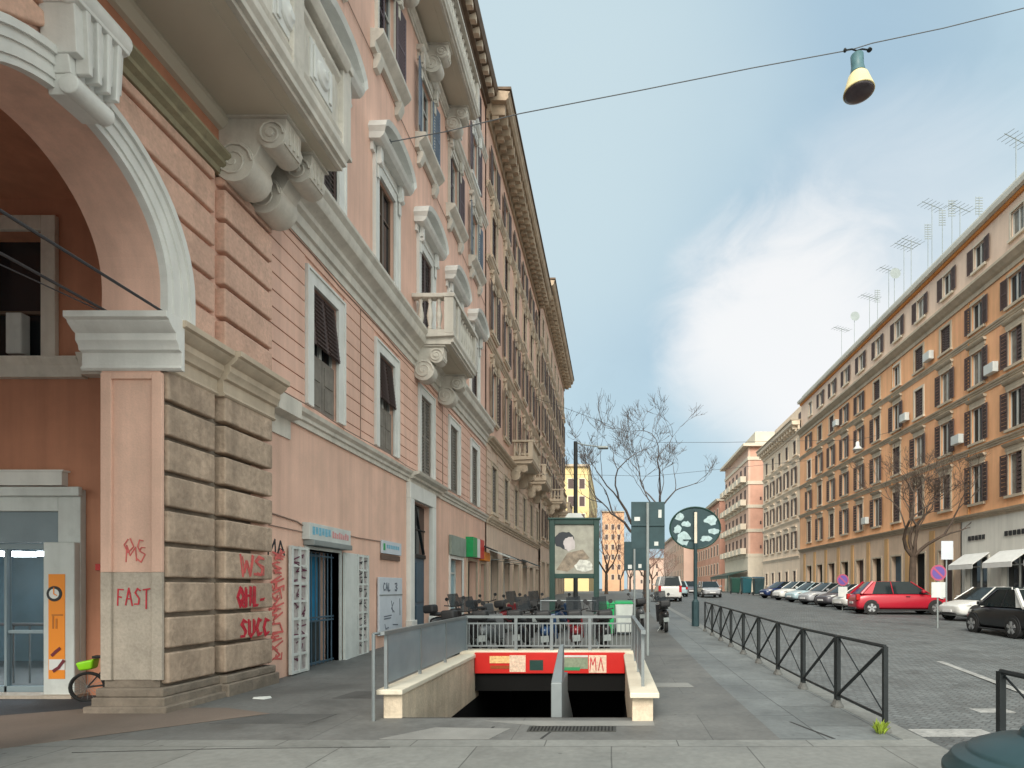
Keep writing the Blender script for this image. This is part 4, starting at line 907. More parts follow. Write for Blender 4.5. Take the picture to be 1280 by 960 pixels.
# antennas on the orange roof
def antenna(i, px, py, kind):
    Xa = 22.0; Y = FP * Xa / (px - HX); zt = HC + (HY - py) * Y / FP; r = empty('tv_antenna', (Xa, Y, 23.0))
    m = MB(); m.tube([(Xa, Y, 22.6), (Xa, Y, zt)], .022, 5); m.build('mast', GREYP, r)
    m = MB()
    if kind == 'yagi':
        m.tube([(Xa - .9, Y - .4, zt - .1), (Xa + .9, Y + .4, zt - .1)], .025, 4)
        for k in range(6): q = -.8 + k * .32; m.tube([(Xa + q + .2, Y + q * .44 - .4, zt - .1), (Xa + q - .2, Y + q * .44 + .4, zt - .1)], .015, 4)
    elif kind == 'dish':
        m.lathe((Xa, Y - .15, zt - .3), [(.42, 0), (.36, .07), (.2, .12), (.02, .14)], 14, 'w')
    else:
        for k in range(7): m.box(Xa - .22, Xa + .22, Y - .02, Y + .02, zt - .08 - k * .16, zt - .05 - k * .16)
        m.tube([(Xa - .22, Y, zt - 1.1), (Xa - .22, Y, zt)], .015, 4)
    m.build('aerial' if kind != 'dish' else 'dish', GREYP, r)
    return r
ants = [(1270, 172, 'yagi'), (1224, 246, 'bars'), (1200, 258, 'yagi'), (1190, 250, 'bars'), (1178, 262, 'bars'), (1165, 255, 'yagi'), (1160, 280, 'bars'), (1139, 300, 'yagi'), (1130, 306, 'yagi'), (1118, 338, 'dish'), (1111, 336, 'yagi'), (1097, 362, 'bars'), (1087, 370, 'yagi'), (1068, 392, 'dish'), (1052, 410, 'yagi')]
ordn = ['first', 'second', 'third', 'fourth', 'fifth', 'sixth', 'seventh', 'eighth', 'ninth', 'tenth', 'eleventh', 'twelfth', 'thirteenth', 'fourteenth', 'fifteenth', 'sixteenth']
for i, a in enumerate(ants):
    kn = {'yagi': 'crossbar aerial', 'bars': 'ladder-like aerial', 'dish': 'round dish'}[a[2]]
    tag(antenna(i, *a), f'tv mast with {kn}, {ordn[i]} from the right along the orange roof', 'antenna', 'tv antennas on the orange building roof')

# ------------------------------------------------------------------ ground
def sheet(name, xs, prof, mt, zoff=0., thick=None):
    """strip between x0 and x1 following the street's rise; prof = list of y"""
    x0, x1 = xs; m = MB()
    for a, b in zip(prof, prof[1:]):
        za, zb = gz(a) + zoff, gz(b) + zoff
        m.quad((x0, a, za), (x1, a, za), (x1, b, zb), (x0, b, zb))
        if thick: m.quad((x1, a, za), (x1, a, za - thick), (x1, b, zb - thick), (x1, b, zb)); m.quad((x0, a, za), (x0, a, za - thick), (x0, b, zb - thick), (x0, b, zb))
    return m
SLABS = paving('pavement_slabs', (.148, .161, .163), 1.15, .78, .008, .10, .35, R(90), .4, .30, .7)
SLABG = paving('pavement_grey', (.128, .129, .125), 2.2, 1.5, .006, .05, .25, 0, .6, .30, .75)
KERBM = paving('granite_kerb', (.20, .205, .195), 1.4, 3, .008, .08, .2, 0, .45, .16, .7)
SETTS = paving('basalt_setts', (.132, .142, .144), .13, .13, .010, .16, .6, R(45), .62, .22, .7)
ASPH = mat('dark_asphalt', (.05, .055, .065), .85, .2, 1.2, .4, 60, fine=.1)
TERRA = mat('reddish_pavement', (.185, .145, .12), .85, .12, .9, .3, 60, fine=.08)
YS = [10, 20, 30, 40, 50, 60, 80, 120, 200, 400]
XA, XB, YA, YB = -2.91, .49, 7.3, 11.45     # stairwell cut-out
st = lambda o, n=None: tag(o, kind='structure')
m = MB()
XL = -15
for (x0, x1, y0, y1) in ((XL, XA, 6.25, 10), (XB, 1.83, 6.25, 10), (XA, XB, 6.25, YA)):
    m.quad((x0, y0, 0), (x1, y0, 0), (x1, y1, 0), (x0, y1, 0))
m.quad((XL, 10, 0), (XA, 10, 0), (XA, YB, gz(YB)), (XL, YB, gz(YB))); m.quad((XB, 10, 0), (1.83, 10, 0), (1.83, YB, gz(YB)), (XB, YB, gz(YB)))
ys = [YB, 20, 30, 40, 50, 60, 80, 120]
for a, b in zip(ys, ys[1:]): m.quad((XL, a, gz(a)), (1.83, a, gz(a)), (1.83, b, gz(b)), (XL, b, gz(b)))
st(m.build('pavement', SLABG))
m = MB()
ys = [6.25, 10, 20, 30, 40, 50, 60, 80, 120]
for a, b in zip(ys, ys[1:]): m.quad((1.83, a, gz(a)), (3.15, a, gz(a)), (3.15, b, gz(b)), (1.83, b, gz(b)))
st(m.build('pavement_slabs', SLABS))
m = MB()
for a, b in zip(ys, ys[1:]):
    m.hexa([(3.15, a, gz(a) - .2), (3.42, a, gz(a) - .2), (3.42, b, gz(b) - .2), (3.15, b, gz(b) - .2), (3.15, a, gz(a) + .004), (3.42, a, gz(a) + .004), (3.42, b, gz(b) + .004), (3.15, b, gz(b) + .004)])
m.box(-15, 3.42, 5.0, 6.25, -.3, .004)
st(m.build('kerb', KERBM, bevel=.01))
m = MB(); ys2 = [-20, 5, 10, 20, 30, 40, 50, 60, 80, 120, 200, 420]
for a, b in zip(ys2, ys2[1:]): m.quad((3.42, a, gz(a) - .08), (16.9, a, gz(a) - .08), (16.9, b, gz(b) - .08), (3.42, b, gz(b) - .08))
m.quad((-60, -20, -.08), (3.42, -20, -.08), (3.42, 5, -.08), (-60, 5, -.08))
st(m.build('road', SETTS))
m = MB(); ys3 = [-20] + ys2[1:]
for a, b in zip(ys3, ys3[1:]):
    m.hexa([(16.9, a, gz(a) - .3), (21.6, a, gz(a) - .3), (21.6, b, gz(b) - .3), (16.9, b, gz(b) - .3), (16.9, a, gz(a) + .03), (21.6, a, gz(a) + .03), (21.6, b, gz(b) + .03), (16.9, b, gz(b) + .03)])
st(m.build('far_pavement', SLABG))
m = MB(); m.prismv([(-15, 5.6), (-6.6, 5.6), (-4.5, 7.55), (-5.3, 7.9), (-15, 7.9)], .004, .008); st(m.build('reddish_paving', TERRA))
m = MB(); m.prismv([(-15, 7.0), (-8.6, 7.0), (-6.9, 8.0), (-6.9, 8.8), (-15, 8.8)], .0085, .012); st(m.build('asphalt_patch', ASPH))
PATCH = mat('concrete_patch', (.22, .22, .21), .85, .15, 2, .3, 40)
m = MB(); m.prismv([(-2.55, 6.28), (-1.35, 6.28), (-1.2, 6.75), (-2.1, 6.8)], .001, .005); m.prismv([(.72, 9.6), (1.35, 9.6), (1.3, 10.0), (.7, 10.0)], .001, .006); m.prismv([(-.9, 6.9), (.5, 6.9), (.5, 7.15), (-1.6, 7.15)], .001, .0045); st(m.build('pavement_patches', PATCH))
PDARK = mat('dark_patch', (.085, .085, .083), .85, .2, 2, .3, 40)
m = MB(); m.prismv([(-4.9, 7.0), (-3.7, 7.0), (-3.6, 7.5), (-4.5, 7.55)], .001, .005); m.prismv([(-4.2, 8.6), (-3.1, 8.6), (-3.15, 9.3), (-4.1, 9.2)], .001, .004)
st(m.build('pavement_repairs', PDARK))
m = MB(); m.tube([(-5.4, 5.75, .0065), (-3.9, 5.9, .0065), (-2.3, 5.95, .0065)], .004, 4)
m.prismv([(-1.5, 6.3), (-1.47, 6.3), (-1.4, 6.85), (-1.43, 6.85)], .001, .003); m.prismv([(-.8, 6.3), (-.77, 6.3), (-.7, 6.6), (-.73, 6.6)], .001, .003); m.prismv([(2.4, 6.3), (2.44, 6.3), (2.2, 7.1), (2.17, 7.1)], .001, .003)
st(m.build('pavement_cracks', mat('crack_tar', (.035, .035, .035), .9, .1)))
m = MB(); m.hexa([(-5.35, 8.55, .004), (-5.15, 8.5, .004), (-5.1, 8.62, .004), (-5.3, 8.68, .004), (-5.34, 8.56, .03), (-5.16, 8.52, .012), (-5.12, 8.61, .035), (-5.29, 8.66, .015)]); tag(m.build('paper_scrap', WHITED), 'crumpled white paper scrap on the pavement beside the pier', 'litter')
m = MB(); m.quad((-900, -300, -.45), (900, -300, -.45), (900, 6.5, -.45), (-900, 6.5, -.45)); m.quad((-900, 13, -.45), (900, 13, -.45), (900, 1500, -.45), (-900, 1500, -.45))
m.quad((-900, 6.5, -.45), (-3.6, 6.5, -.45), (-3.6, 13, -.45), (-900, 13, -.45)); m.quad((1.2, 6.5, -.45), (900, 6.5, -.45), (900, 13, -.45), (1.2, 13, -.45))
st(m.build('ground', ASPH))
PAINT = mat('worn_road_paint', (.32, .32, .31), .8, .25, 6, .2, 40, dirt=.95, dirtcol=(.15, .155, .155))
m = MB()
m.hexa([(7.35, 13.1, gz(13) - .079), (7.5, 13.1, gz(13) - .079), (6.75, 9.0, -.079), (6.6, 9.0, -.079), (7.35, 13.1, gz(13) - .074), (7.5, 13.1, gz(13) - .074), (6.75, 9.0, -.074), (6.6, 9.0, -.074)])
for (x, y, w, h) in ((5.1, 8.0, .5, .25), (3.6, 6.7, .9, .35), (4.2, 5.9, 1.3, .3), (3.7, 5.5, .8, .25), (5.0, 6.5, .5, .2)): m.box(x, x + w, y, y + h, -.079, -.075)
st(m.build('road_markings', PAINT))
# ------------------------------------------------------------------ stairway entrance
sw = empty('underground_stairway', (-1.2, 7.3, 0)); tag(sw, 'underground entrance with travertine side walls and red fascia over dark stairs', 'stairway')
xi0, xi1, yn, yf = -2.68, .24, 7.33, 11.2
m = MB()
m.prismv([(xi0 - .24, yn), (xi0, yn), (xi0, yf + .3), (xi0 - .24, yf + .3)], -.5, .30)
m.prismv([(xi1, yn - .2), (xi1 + .26, yn - .2), (xi1 + .26, yf + .3), (xi1, yf + .3)], -.5, .30)
m.box(xi0, xi1, yf + .02, yf + .3, .0, .36)
m.build('side_wall', TRAV, sw, bevel=.01)
m = MB(); m.box(xi0 - .30, xi0 + .03, yn - .08, yf + .0, .302, .37); m.box(xi1 - .03, xi1 + .33, yn - .3, yf + .0, .302, .37); m.box(xi0 - .30, xi1 + .33, yf + .001, yf + .38, .362, .43)
m.build('coping', TRAVC, sw, bevel=.012)
m = MB(); m.box(xi0 + .01, xi1 - .01, yf - .08, yf + .0, .0, .40); fa = m.build('red_fascia', REDP, sw, bevel=.006)
def SGN(px0, px1, py0, py1, mt, nm, w=.0, marks=None):
    yy = yf - .081; x0, x1 = (px0 - HX) * yy / FP, (px1 - HX) * yy / FP; z0, z1 = HC + (HY - py1) * yy / FP, HC + (HY - py0) * yy / FP
    m = MB(); m.box(x0, x1, yy - .004 - w, yy - w, z0, z1); return m.build(nm, mt, fa)
STK = mat('faded_cream_sticker', (.72, .55, .42), .6, .25, 18, dirt=.7, dirtcol=(.55, .1, .05))
SGN(612, 637, 820, 829, mat('yellow_sticker', (.80, .50, .22), .6, .3, 30), 'sticker'); SGN(637, 657, 819, 840, STK, 'sticker'); SGN(613, 637, 832, 836, mat('dark_red_sticker', (.30, .06, .01), .6, .2, 30), 'sticker')
SGN(662, 679, 825, 838, TEALD, 'screen'); SGN(660, 681, 823, 840, REDP, 'screen_frame', -.002)
SGN(700, 735, 822, 836, mat('grey_green_panel', (.22, .26, .18), .6, .2, 20), 'notice_panel'); SGN(700, 725, 834, 838, mat('green_strip', (.03, .25, .10), .6, .1), 'notice_strip', .005); SGN(736, 758, 819, 841, STK, 'sticker'); SGN(700, 735, 819, 821.5, WHITED, 'notice_strip')
m = MB(); bars = []
for a, b in (((737.5, 838), (738.5, 822)), ((738.5, 822), (741, 831)), ((741, 831), (744, 822)), ((744, 822), (745, 838)), ((748, 838), (751, 822)), ((751, 822), (754, 838))):
    f = lambda p: ((p[0] - HX) * (yf - .1) / FP, HC + (HY - p[1]) * (yf - .1) / FP); bars.append([f(a), f(b)])
fq = lambda u, w, v: Vector((u, yf - .0905 - w, v))
m = MB(fq); m.strokes(bars, .008, .0, .003); m.build('sticker_letters', REDSPRAY, fa)
STEP = mat('dark_steps', (.055, .052, .048), .85, .2, 4)
m = MB()
for i in range(24):
    y = yn + .02 + i * .30; z = -.17 * (i + 1)
    m.box(xi0, xi1, y, y + .31, z - .17, z)
m.box(xi0, xi1, yn - .12, yn + .02, -.6, -.001)
m.build('steps', STEP, sw)
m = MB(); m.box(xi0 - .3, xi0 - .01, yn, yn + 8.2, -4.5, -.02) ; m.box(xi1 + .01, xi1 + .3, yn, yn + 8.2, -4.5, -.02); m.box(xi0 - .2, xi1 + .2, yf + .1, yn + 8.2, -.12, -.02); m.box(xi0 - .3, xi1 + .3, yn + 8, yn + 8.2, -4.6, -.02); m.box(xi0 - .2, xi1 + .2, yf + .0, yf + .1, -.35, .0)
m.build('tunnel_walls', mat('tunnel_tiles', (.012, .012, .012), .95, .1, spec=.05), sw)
m = MB(); m.prismv([(-.79, 7.36), (-.65, 7.36), (-.65, 8.3), (-.79, 8.3)], -.4, .44); m.hexa([(-.79, 7.36, .441), (-.65, 7.36, .441), (-.65, 7.75, .441), (-.79, 7.75, .441), (-.755, 8.1, .84), (-.70, 8.1, .84), (-.70, 8.3, .84), (-.755, 8.3, .84)])
m.hexa([(-.76, 8.0, -1.4), (-.68, 8.0, -1.4), (-.68, 11.0, -2.4), (-.76, 11.0, -2.4), (-.76, 8.0, .5), (-.68, 8.0, .5), (-.68, 11.0, -1.2), (-.76, 11.0, -1.2)])
m.build('centre_divider', METALG, sw, bevel=.01)
# railings round the stairway
rl = empty('stairway_railing', (-1.2, 7.3, 0)); tag(rl, 'galvanised guard rail with mesh side panels around the underground stairs', 'railing')
zt = 1.08
m = MB(); xl = xi0 - .2
for y in (7.32, 8.6, 9.9, 11.3): m.box(xl - .02, xl + .02, y - .02, y + .02, .36, zt)
m.box(xl - .025, xl + .025, 7.2, 11.36, zt - .02, zt + .025); m.tube([(xl - .09, 7.15, zt + .0), (xl - .09, 7.15, 0)], .022); m.tube([(xl - .09, 7.15, zt), (xl, 7.35, zt)], .02)
m.build('left_frame', METALG, rl)
m = MB(); m.box(xl - .008, xl + .008, 7.34, 11.28, .44, zt - .02); m.build('mesh_panel', MESHG, rl)
m = MB(); xr = xi1 + .15
for y in (7.5, 8.8, 10.1, 11.3): m.box(xr - .02, xr + .02, y - .02, y + .02, .36, zt)
m.box(xr - .03, xr + .03, 7.35, 11.36, zt - .02, zt + .03); m.build('right_frame', METALG, rl)
m = MB(); m.box(xr - .008, xr + .008, 7.52, 11.28, .44, zt - .02); m.build('mesh_panel', MESHG, rl)
m = MB(); m.box(xl, xr, 11.28, 11.34, zt - .02, zt + .03); m.box(xl, xr, 11.295, 11.325, .50, .53); m.box(xl, xr, 11.295, 11.325, zt - .14, zt - .11)
for x in (xl, -1.9, -1.2, -.45, xr): m.box(x - .03, x + .03, 11.285, 11.335, .42, zt - .02)
m.build('rear_frame', METALG, rl)
m = MB(); n = 38
for i in range(n):
    x = xl + .06 + (xr - xl - .12) * i / (n - 1); m.box(x - .009, x + .009, 11.30, 11.32, .53, zt - .14)
m.build('rear_bars', METALG, rl)
m = MB(FW())
gx0, gx1 = (660 - HX) * 6.72 / FP, (770 - HX) * 6.72 / FP
m.box(gx0, gx1, 6.6, 6.86, .001, .007); dr = m.build('drain_frame', mat('drain_iron', (.07, .07, .065), .6, .2, 8, metal=.4)); dr.name = 'drain_cover'
tag(dr, 'long iron drain grate let into the pavement before the stairs', 'drain')
m = MB()
for i in range(24): x = gx0 + .02 + i * (gx1 - gx0 - .04) / 24; m.box(x + .01, x + .028, 6.63, 6.83, .007, .010)
m.build('grate_slots', DARK, dr, loc=(0, 0, 0))

# ------------------------------------------------------------------ kerb fence
def kerb_fence(ys, label, leads=(1, 1)):
    r = empty('kerb_fence', (3.12, ys[0], gz(ys[0]))); tag(r, label, 'fence', 'black cross-braced fences along the kerb')
    x = 3.12
    T_ = lambda y: gz(y) + .98
    B_ = lambda y: gz(y) + .17
    for k, (a, b) in enumerate(zip(ys, ys[1:])):
        b_ = b - .07
        for y in (a, b_): m = MB(); m.box(x - .025, x + .025, y - .025, y + .025, gz(y), T_(y)); m.build('post', BLACKM, r)
        m = MB(); m.tube([(x, a, T_(a)), (x, b_, T_(b_))], .022, 6); m.tube([(x, a, B_(a)), (x, b_, B_(b_))], .018, 6)
        m.tube([(x - .012, b_ if k != 99 else a, B_(b_)), (x - .012, a, T_(a) - .02)], .022, 6) ; m.tube([(x + .014, a, B_(a)), (x + .014, b_, T_(b_) - .02)], .009, 5)
        m.build('braced_panel', BLACKM, r)
        for y in (a, b_): m = MB(); m.lathe((x, y, gz(y)), [(.075, 0), (.075, .02), (.05, .06), (.035, .10)], 10); m.build('foot', mat('worn_foot', (.12, .12, .115), .7, .2, 8), r)
    return r
kerb_fence([6.6 + 1.44 * i for i in range(10)], 'long black fence of crossed bars along the kerb beside the street')
kerb_fence([1.9, 3.3, 4.7], 'short black fence end rising behind the round litter bin')
# weeds
def weed(name, x, y, z, label, n=26, h=.16, mt=None):
    m = MB(); rw = random.Random(int(x * 50))
    for i in range(n):
        a = rw.uniform(0, 6.28); r = rw.uniform(.03, .10); hh = rw.uniform(.4, 1) * h; c, s = math.cos(a), math.sin(a)
        px, py = x + rw.uniform(-.04, .04), y + rw.uniform(-.04, .04)
        m.quad((px, py, z), (px + c * r * .5 - s * .015, py + s * r * .5 + c * .015, z + hh * .7), (px + c * r, py + s * r, z + hh), (px + c * r * .5 + s * .015, py + s * r * .5 - c * .015, z + hh * .6))
    o = m.build(name, mt or mat('weed_green', (.22, .30, .03), .7, .3, 10), norm=False); tag(o, label, 'plant'); return o
weed('weed', 3.02, 6.52, 0, 'small yellow green weed at the foot of the nearest fence post', 46, .17)

# ------------------------------------------------------------------ litter bin (near right corner)
lb = empty('litter_bin', (1.40, 1.82, 0)); tag(lb, 'dark teal cast iron litter bin with rounded lid in the near right corner', 'litter bin')
bc = (1.40, 1.82, -.035)
m = MB(); m.lathe(bc, [(.20, .0), (.24, .02), (.24, .10), (.19, .14), (.19, .2), (.22, .85), (.235, .95), (.235, 1.02)], 28); m.build('body', TEALM, lb, smooth=True)
m = MB(); m.lathe(bc, [(.22, 1.02), (.30, 1.055), (.315, 1.075), (.315, 1.095), (.30, 1.11), (.285, 1.135), (.245, 1.15), (.235, 1.165), (.17, 1.195), (.10, 1.21), (.09, 1.235), (.03, 1.245), (.005, 1.246)], 64); m.build('lid', TEALM, lb, bevel=.004)

# ------------------------------------------------------------------ signs on the left walls
def wbox(f, a, b, w0, w1, c, d, mt, nm, parent=None, bevel=0): m = MB(f); m.box(a, b, w0, w1, c, d); return m.build(nm, mt, parent, bevel=bevel)
s = wbox(FA, 11.2, 12.95, .0, .16, 2.60, 2.93, WHITED, 'shop_sign', None, .01); tag(s, 'white shop fascia with blue and red lettering over the barred doorway', 'sign')
LB = mat('faded_blue_letters', (.18, .42, .55), .6, .2, 20); LR = mat('faded_red_letters', (.62, .30, .30), .6, .2, 20)
m = MB(FA); u = 11.3
for k in range(6): m.box(u + k * .125, u + k * .125 + .09, .16, .166, 2.70 + (k % 2) * .02, 2.86)
m.build('blue_lettering', LB, s, loc=(0, 0, 0))
m = MB(FA); u = 12.1
for k in range(8): m.box(u + k * .095, u + k * .095 + .065, .16, .166, 2.70, 2.84 - (k % 3) * .02)
m.build('red_lettering', LR, s, loc=(0, 0, 0))
wbox(FA, 11.25, 12.9, .0, .22, 2.49, 2.60, GREYP, 'shutter_housing', s, .01).location = (0, 0, 0)
s = wbox(FA, 14.95, 16.3, .02, .07, 2.56, 2.90, BLUEW, 'wall_plate', None, .006); tag(s, 'small white wall plate with green mark above the tall notice board', 'sign')
m = MB(FA); m.box(15.02, 15.14, .07, .075, 2.64, 2.82); m.build('green_mark', GREENP, s, loc=(0, 0, 0))
m = MB(FA)
for k in range(7): m.box(15.24 + k * .13, 15.33 + k * .13, .07, .075, 2.70, 2.80)
m.build('plate_lettering', LB, s, loc=(0, 0, 0))
m = MB(FA); m.box(14.95, 16.25, .02, .05, 2.40, 2.53); m.build('lower_bracket', mat('brown_bracket', (.14, .09, .07), .8, .2), s, loc=(0, 0, 0))
s = wbox(FA, 14.72, 16.3, .03, .09, .42, 1.93, BLUEW, 'notice_board', None, .01); tag(s, 'tall white notice board with grey writing beside the big street door', 'notice board')
m = MB(FA); m.box(14.72, 16.3, .09, .1, 1.45, 1.48); m.build('board_divider', GREYP, s, loc=(0, 0, 0))
LG = mat('grey_ink', (.12, .14, .18), .7, .1)
m = MB(FA); m.strokes(word('CAL', 14.95, 1.58, .2, .17) + word('3', 15.75, 1.58, .2, .22), .018, .091); m.strokes([[(15.5, 1.3), (15.6, 1.0)], [(15.65, 1.25), (15.5, 1.1), (15.7, 1.0)], [(16.1, 1.35), (16.12, .9)], [(15.0, .9), (15.5, .92)], [(15.0, .84), (15.45, .85)], [(15.05, .7), (15.1, .58), (15.3, .6)], [(15.6, .66), (15.95, .64)]], .014, .091); m.build('board_writing', LG, s, loc=(0, 0, 0))
s = wbox(FA, 21.2, 23.3, .02, .12, 2.88, 3.62, mat('grey_green_sign', (.27, .31, .27), .7, .15, 2), 'fascia_sign', None, .01); tag(s, 'plain grey green shop sign above the light blue door', 'sign')
s = wbox(FA, 23.7, 25.7, .02, .3, 2.95, 3.75, WHITE, 'flag_sign', None, .01); tag(s, 'projecting shop sign in green white and red stripes', 'sign')
wbox(FA, 23.68, 24.4, .0, .31, 2.94, 3.76, GREENP, 'green_stripe', s).location = (0, 0, 0); wbox(FA, 25.0, 25.72, .0, .31, 2.94, 3.76, REDP, 'red_stripe', s).location = (0, 0, 0)
s = wbox(FA, 26.0, 27.25, .02, .25, 2.9, 3.3, ORNG, 'lit_shop_sign', None, .01); tag(s, 'small orange shop sign at the far end of the pink building', 'sign')
m = MB(FA); m.hexa([(26.0, .02, 3.6), (27.25, .02, 3.6), (27.25, .6, 3.35), (26.0, .6, 3.35), (26.0, .02, 3.65), (27.25, .02, 3.65), (27.25, .62, 3.4), (26.0, .62, 3.4)]); m.build('small_canopy', BLACKP, s, loc=(0, 0, 0))
for i, (u, c) in enumerate(((29, WHITED), (32.3, BLACKP), (38.9, TEALM))):
    a = empty('shop_awning', (-6, u, 3.2)); tag(a, ['dirty white shop awning, nearest of those on the beige building', 'black shop awning on the beige building before its balcony', 'dark teal shop awning under the far balcony on the left'][i], 'awning')
    m = MB(FB); m.hexa([(u - 1, .0, 3.5), (u + 1, .0, 3.5), (u + 1, 1.0, 3.1), (u - 1, 1.0, 3.1), (u - 1, .0, 3.55), (u + 1, .0, 3.55), (u + 1, 1.02, 3.15), (u - 1, 1.02, 3.15)]); m.build('canvas', c, a)
    m = MB(FB); m.tube([(u - .95, 0, 3.0), (u - .95, .95, 3.1)], .015); m.tube([(u + .95, 0, 3.0), (u + .95, .95, 3.1)], .015); m.build('arm', GREYP, a)

# ------------------------------------------------------------------ billboard, lamp post, sign posts
def PXY(px, py, Y): return ((px - HX) * Y / FP, Y, HC + (HY - py) * Y / FP)
bb = empty('billboard', (-1.1, 17, gz(17))); tag(bb, 'green framed street billboard with a poster of a dark haired figure', 'billboard')
Yb = 17; x0, _, z1 = PXY(687, 650, Yb); x1, _, z0 = PXY(749, 723, Yb)
m = MB(); m.box(x0, x0 + .16, Yb - .08, Yb + .08, gz(17), z1); m.box(x1 - .16, x1, Yb - .08, Yb + .08, gz(17), z1); m.box(x0 + .16, x1 - .16, Yb - .08, Yb + .08, z0, z0 + .14); m.box(x0 + .16, x1 - .16, Yb - .08, Yb + .08, z1 - .14, z1)
m.box(x0 - .04, x1 + .04, Yb - .11, Yb + .11, z1, z1 + .06); m.build('frame', TEALD, bb, bevel=.01)
m = MB(); m.box(x0 + .16, x1 - .16, Yb - .03, Yb + .03, z0 + .14, z1 - .14); po = m.build('poster', mat('poster_beige', (.34, .33, .28), .4, .25, 3), bb)
xc = (x0 + x1) / 2
m = MB(); m.prismw([(xc - .28, z1 + .061), (xc + .28, z1 + .061), (xc + .18, z1 + .2), (xc - .18, z1 + .2)], Yb - .04, Yb + .04); m.build('crest', WHITED, bb)
fP = FS(Yb - .03)
def blob(cx, cz, rx, rz, n=18, seed=1, k=.16):
    q = random.Random(seed); return [(cx + rx * math.cos(6.283 * i / n) * (1 + q.uniform(-k, k)), cz + rz * math.sin(6.283 * i / n) * (1 + q.uniform(-k, k))) for i in range(n)]
m = MB(fP); m.prismw(blob(xc - .28, z0 + 1.12, .30, .26, seed=3), .001, .003); m.build('dark_hair', mat('poster_dark', (.03, .035, .045), .5, .1), po)
m = MB(fP); m.prismw(blob(xc - .14, z0 + 1.02, .17, .22, seed=4), .0032, .005); m.build('pale_face', mat('poster_face', (.55, .50, .50), .5, .15, 4), po)
m = MB(fP); m.prismw([(x0 + .2, z0 + .25), (xc - .2, z0 + .75), (xc + .25, z0 + .85), (xc + .45, z0 + .6), (xc + .1, z0 + .4), (xc - .2, z0 + .2)], .0052, .007); m.build('brown_cloth', mat('poster_brown', (.26, .21, .16), .5, .5, 7), po)
m = MB(fP); m.prismw(blob(xc + .28, z0 + .38, .30, .17, seed=8, k=.25), .0072, .009); m.build('pale_cloth', mat('poster_pale', (.60, .60, .55), .5, .4, 9), po)
lp = empty('lamp_post', (-1.44, 22, gz(22))); tag(lp, 'tall dark lamp post rising behind the billboard with a thin side arm', 'lamp post')
px_, _, zt_ = PXY(719.5, 552, 22)
m = MB(); m.lathe((px_, 22, 0), [(.15, 0), (.15, .5), (.09, .7), (.075, zt_)], 12); m.build('pole', BLACKM, lp)
m = MB(); m.tube([(px_, 22, zt_ - .02), (px_ + .3, 22, zt_ - .12), (px_ + .9, 22, zt_ - .2)], .025); m.build('side_arm', GREYP, lp)
m = MB(); m.box(px_ + .85, px_ + 1.25, 21.9, 22.1, zt_ - .28, zt_ - .18); m.build('lamp_head', GREYP, lp, bevel=.03)
# square traffic signs seen from behind
Ys = 13.5; ts = empty('traffic_sign', (.8, Ys, gz(Ys))); tag(ts, 'large dark rectangular sign seen from the back on a grey pole', 'sign')
x0, _, z1 = PXY(789, 627, Ys); x1, _, z0 = PXY(831, 686, Ys); xp, _, _ = PXY(809.5, 700, Ys)
m = MB(); m.box(x0, x1, Ys + .03, Ys + .05, z0, z1); m.box(x0, x1, Ys, Ys + .03, (z0 + z1) / 2 - .02, (z0 + z1) / 2 + .02); p = m.build('sign_panel', TEALM, ts, bevel=.004)
m = MB(); m.tube([(xp, Ys - .02, gz(Ys)), (xp, Ys - .02, z1 - .03)], .035, 10); m.build('pole', GREYP, ts)
m = MB()
for (a, b, c, d) in ((793, 800, 646, 651), (823, 827, 637, 647), (818, 823, 677, 682)):
    q0, q1 = PXY(a, c, Ys), PXY(b, d, Ys); m.box(q0[0], q1[0], Ys + .022, Ys + .0295, q1[2], q0[2])
m.build('sticker', WHITED, p)
Y2 = 16; ts2 = empty('traffic_sign', (.55, Y2, gz(Y2))); tag(ts2, 'smaller dark sign plate lower down behind the large one', 'sign')
x0, _, z1 = PXY(780, 677, Y2); x1, _, z0 = PXY(808, 713, Y2); xp, _, _ = PXY(793, 700, Y2)
m = MB(); m.box(x0, x1, Y2 + .03, Y2 + .05, z0, z1); p = m.build('sign_panel', TEALM, ts2, bevel=.004)
m = MB(); m.tube([(xp, Y2 - .02, gz(Y2)), (xp, Y2 - .02, z1 + .1)], .032, 10); m.build('pole', GREYP, ts2)
m = MB()
for (a, b, c, d) in ((792, 797, 679, 683), (785, 790, 706, 711), (798, 802, 705, 710)):
    q0, q1 = PXY(a, c, Y2), PXY(b, d, Y2); m.box(q0[0], q1[0], Y2 + .022, Y2 + .0295, q1[2], q0[2])
m.build('sticker', WHITED, p)
# round sign
Y3 = 21.5; rs = empty('round_sign', (3.05, Y3, gz(Y3))); tag(rs, 'large round sign with pale patches on a stout pole at the end of the fence', 'sign')
cx, _, cz = PXY(869, 660, Y3); rx = 31.5 * Y3 / FP; rz = 26 * Y3 / FP
m = MB(FS(Y3)); n = 40
m.prismw([(cx + rx * math.cos(6.2832 * i / n), cz + rz * math.sin(6.2832 * i / n)) for i in range(n)], -.05, -.02); p = m.build('disc', TEALM, rs)
m = MB(); m.tube([(cx + rx * math.cos(6.2832 * i / n), Y3 + .02, cz + rz * math.sin(6.2832 * i / n)) for i in range(n + 1)], .035, 6); m.build('rim', TEALD, p)
m = MB(); m.lathe((cx, Y3 - .06, gz(Y3)), [(.14, 0), (.14, .9), (.07, 1.0), (.06, cz + rz - gz(Y3) - .15)], 12); m.box(cx - .05, cx - .45, Y3 - .02, Y3 + .02, cz - rz * .6, cz - rz * .55); m.build('pole', TEALM, rs)
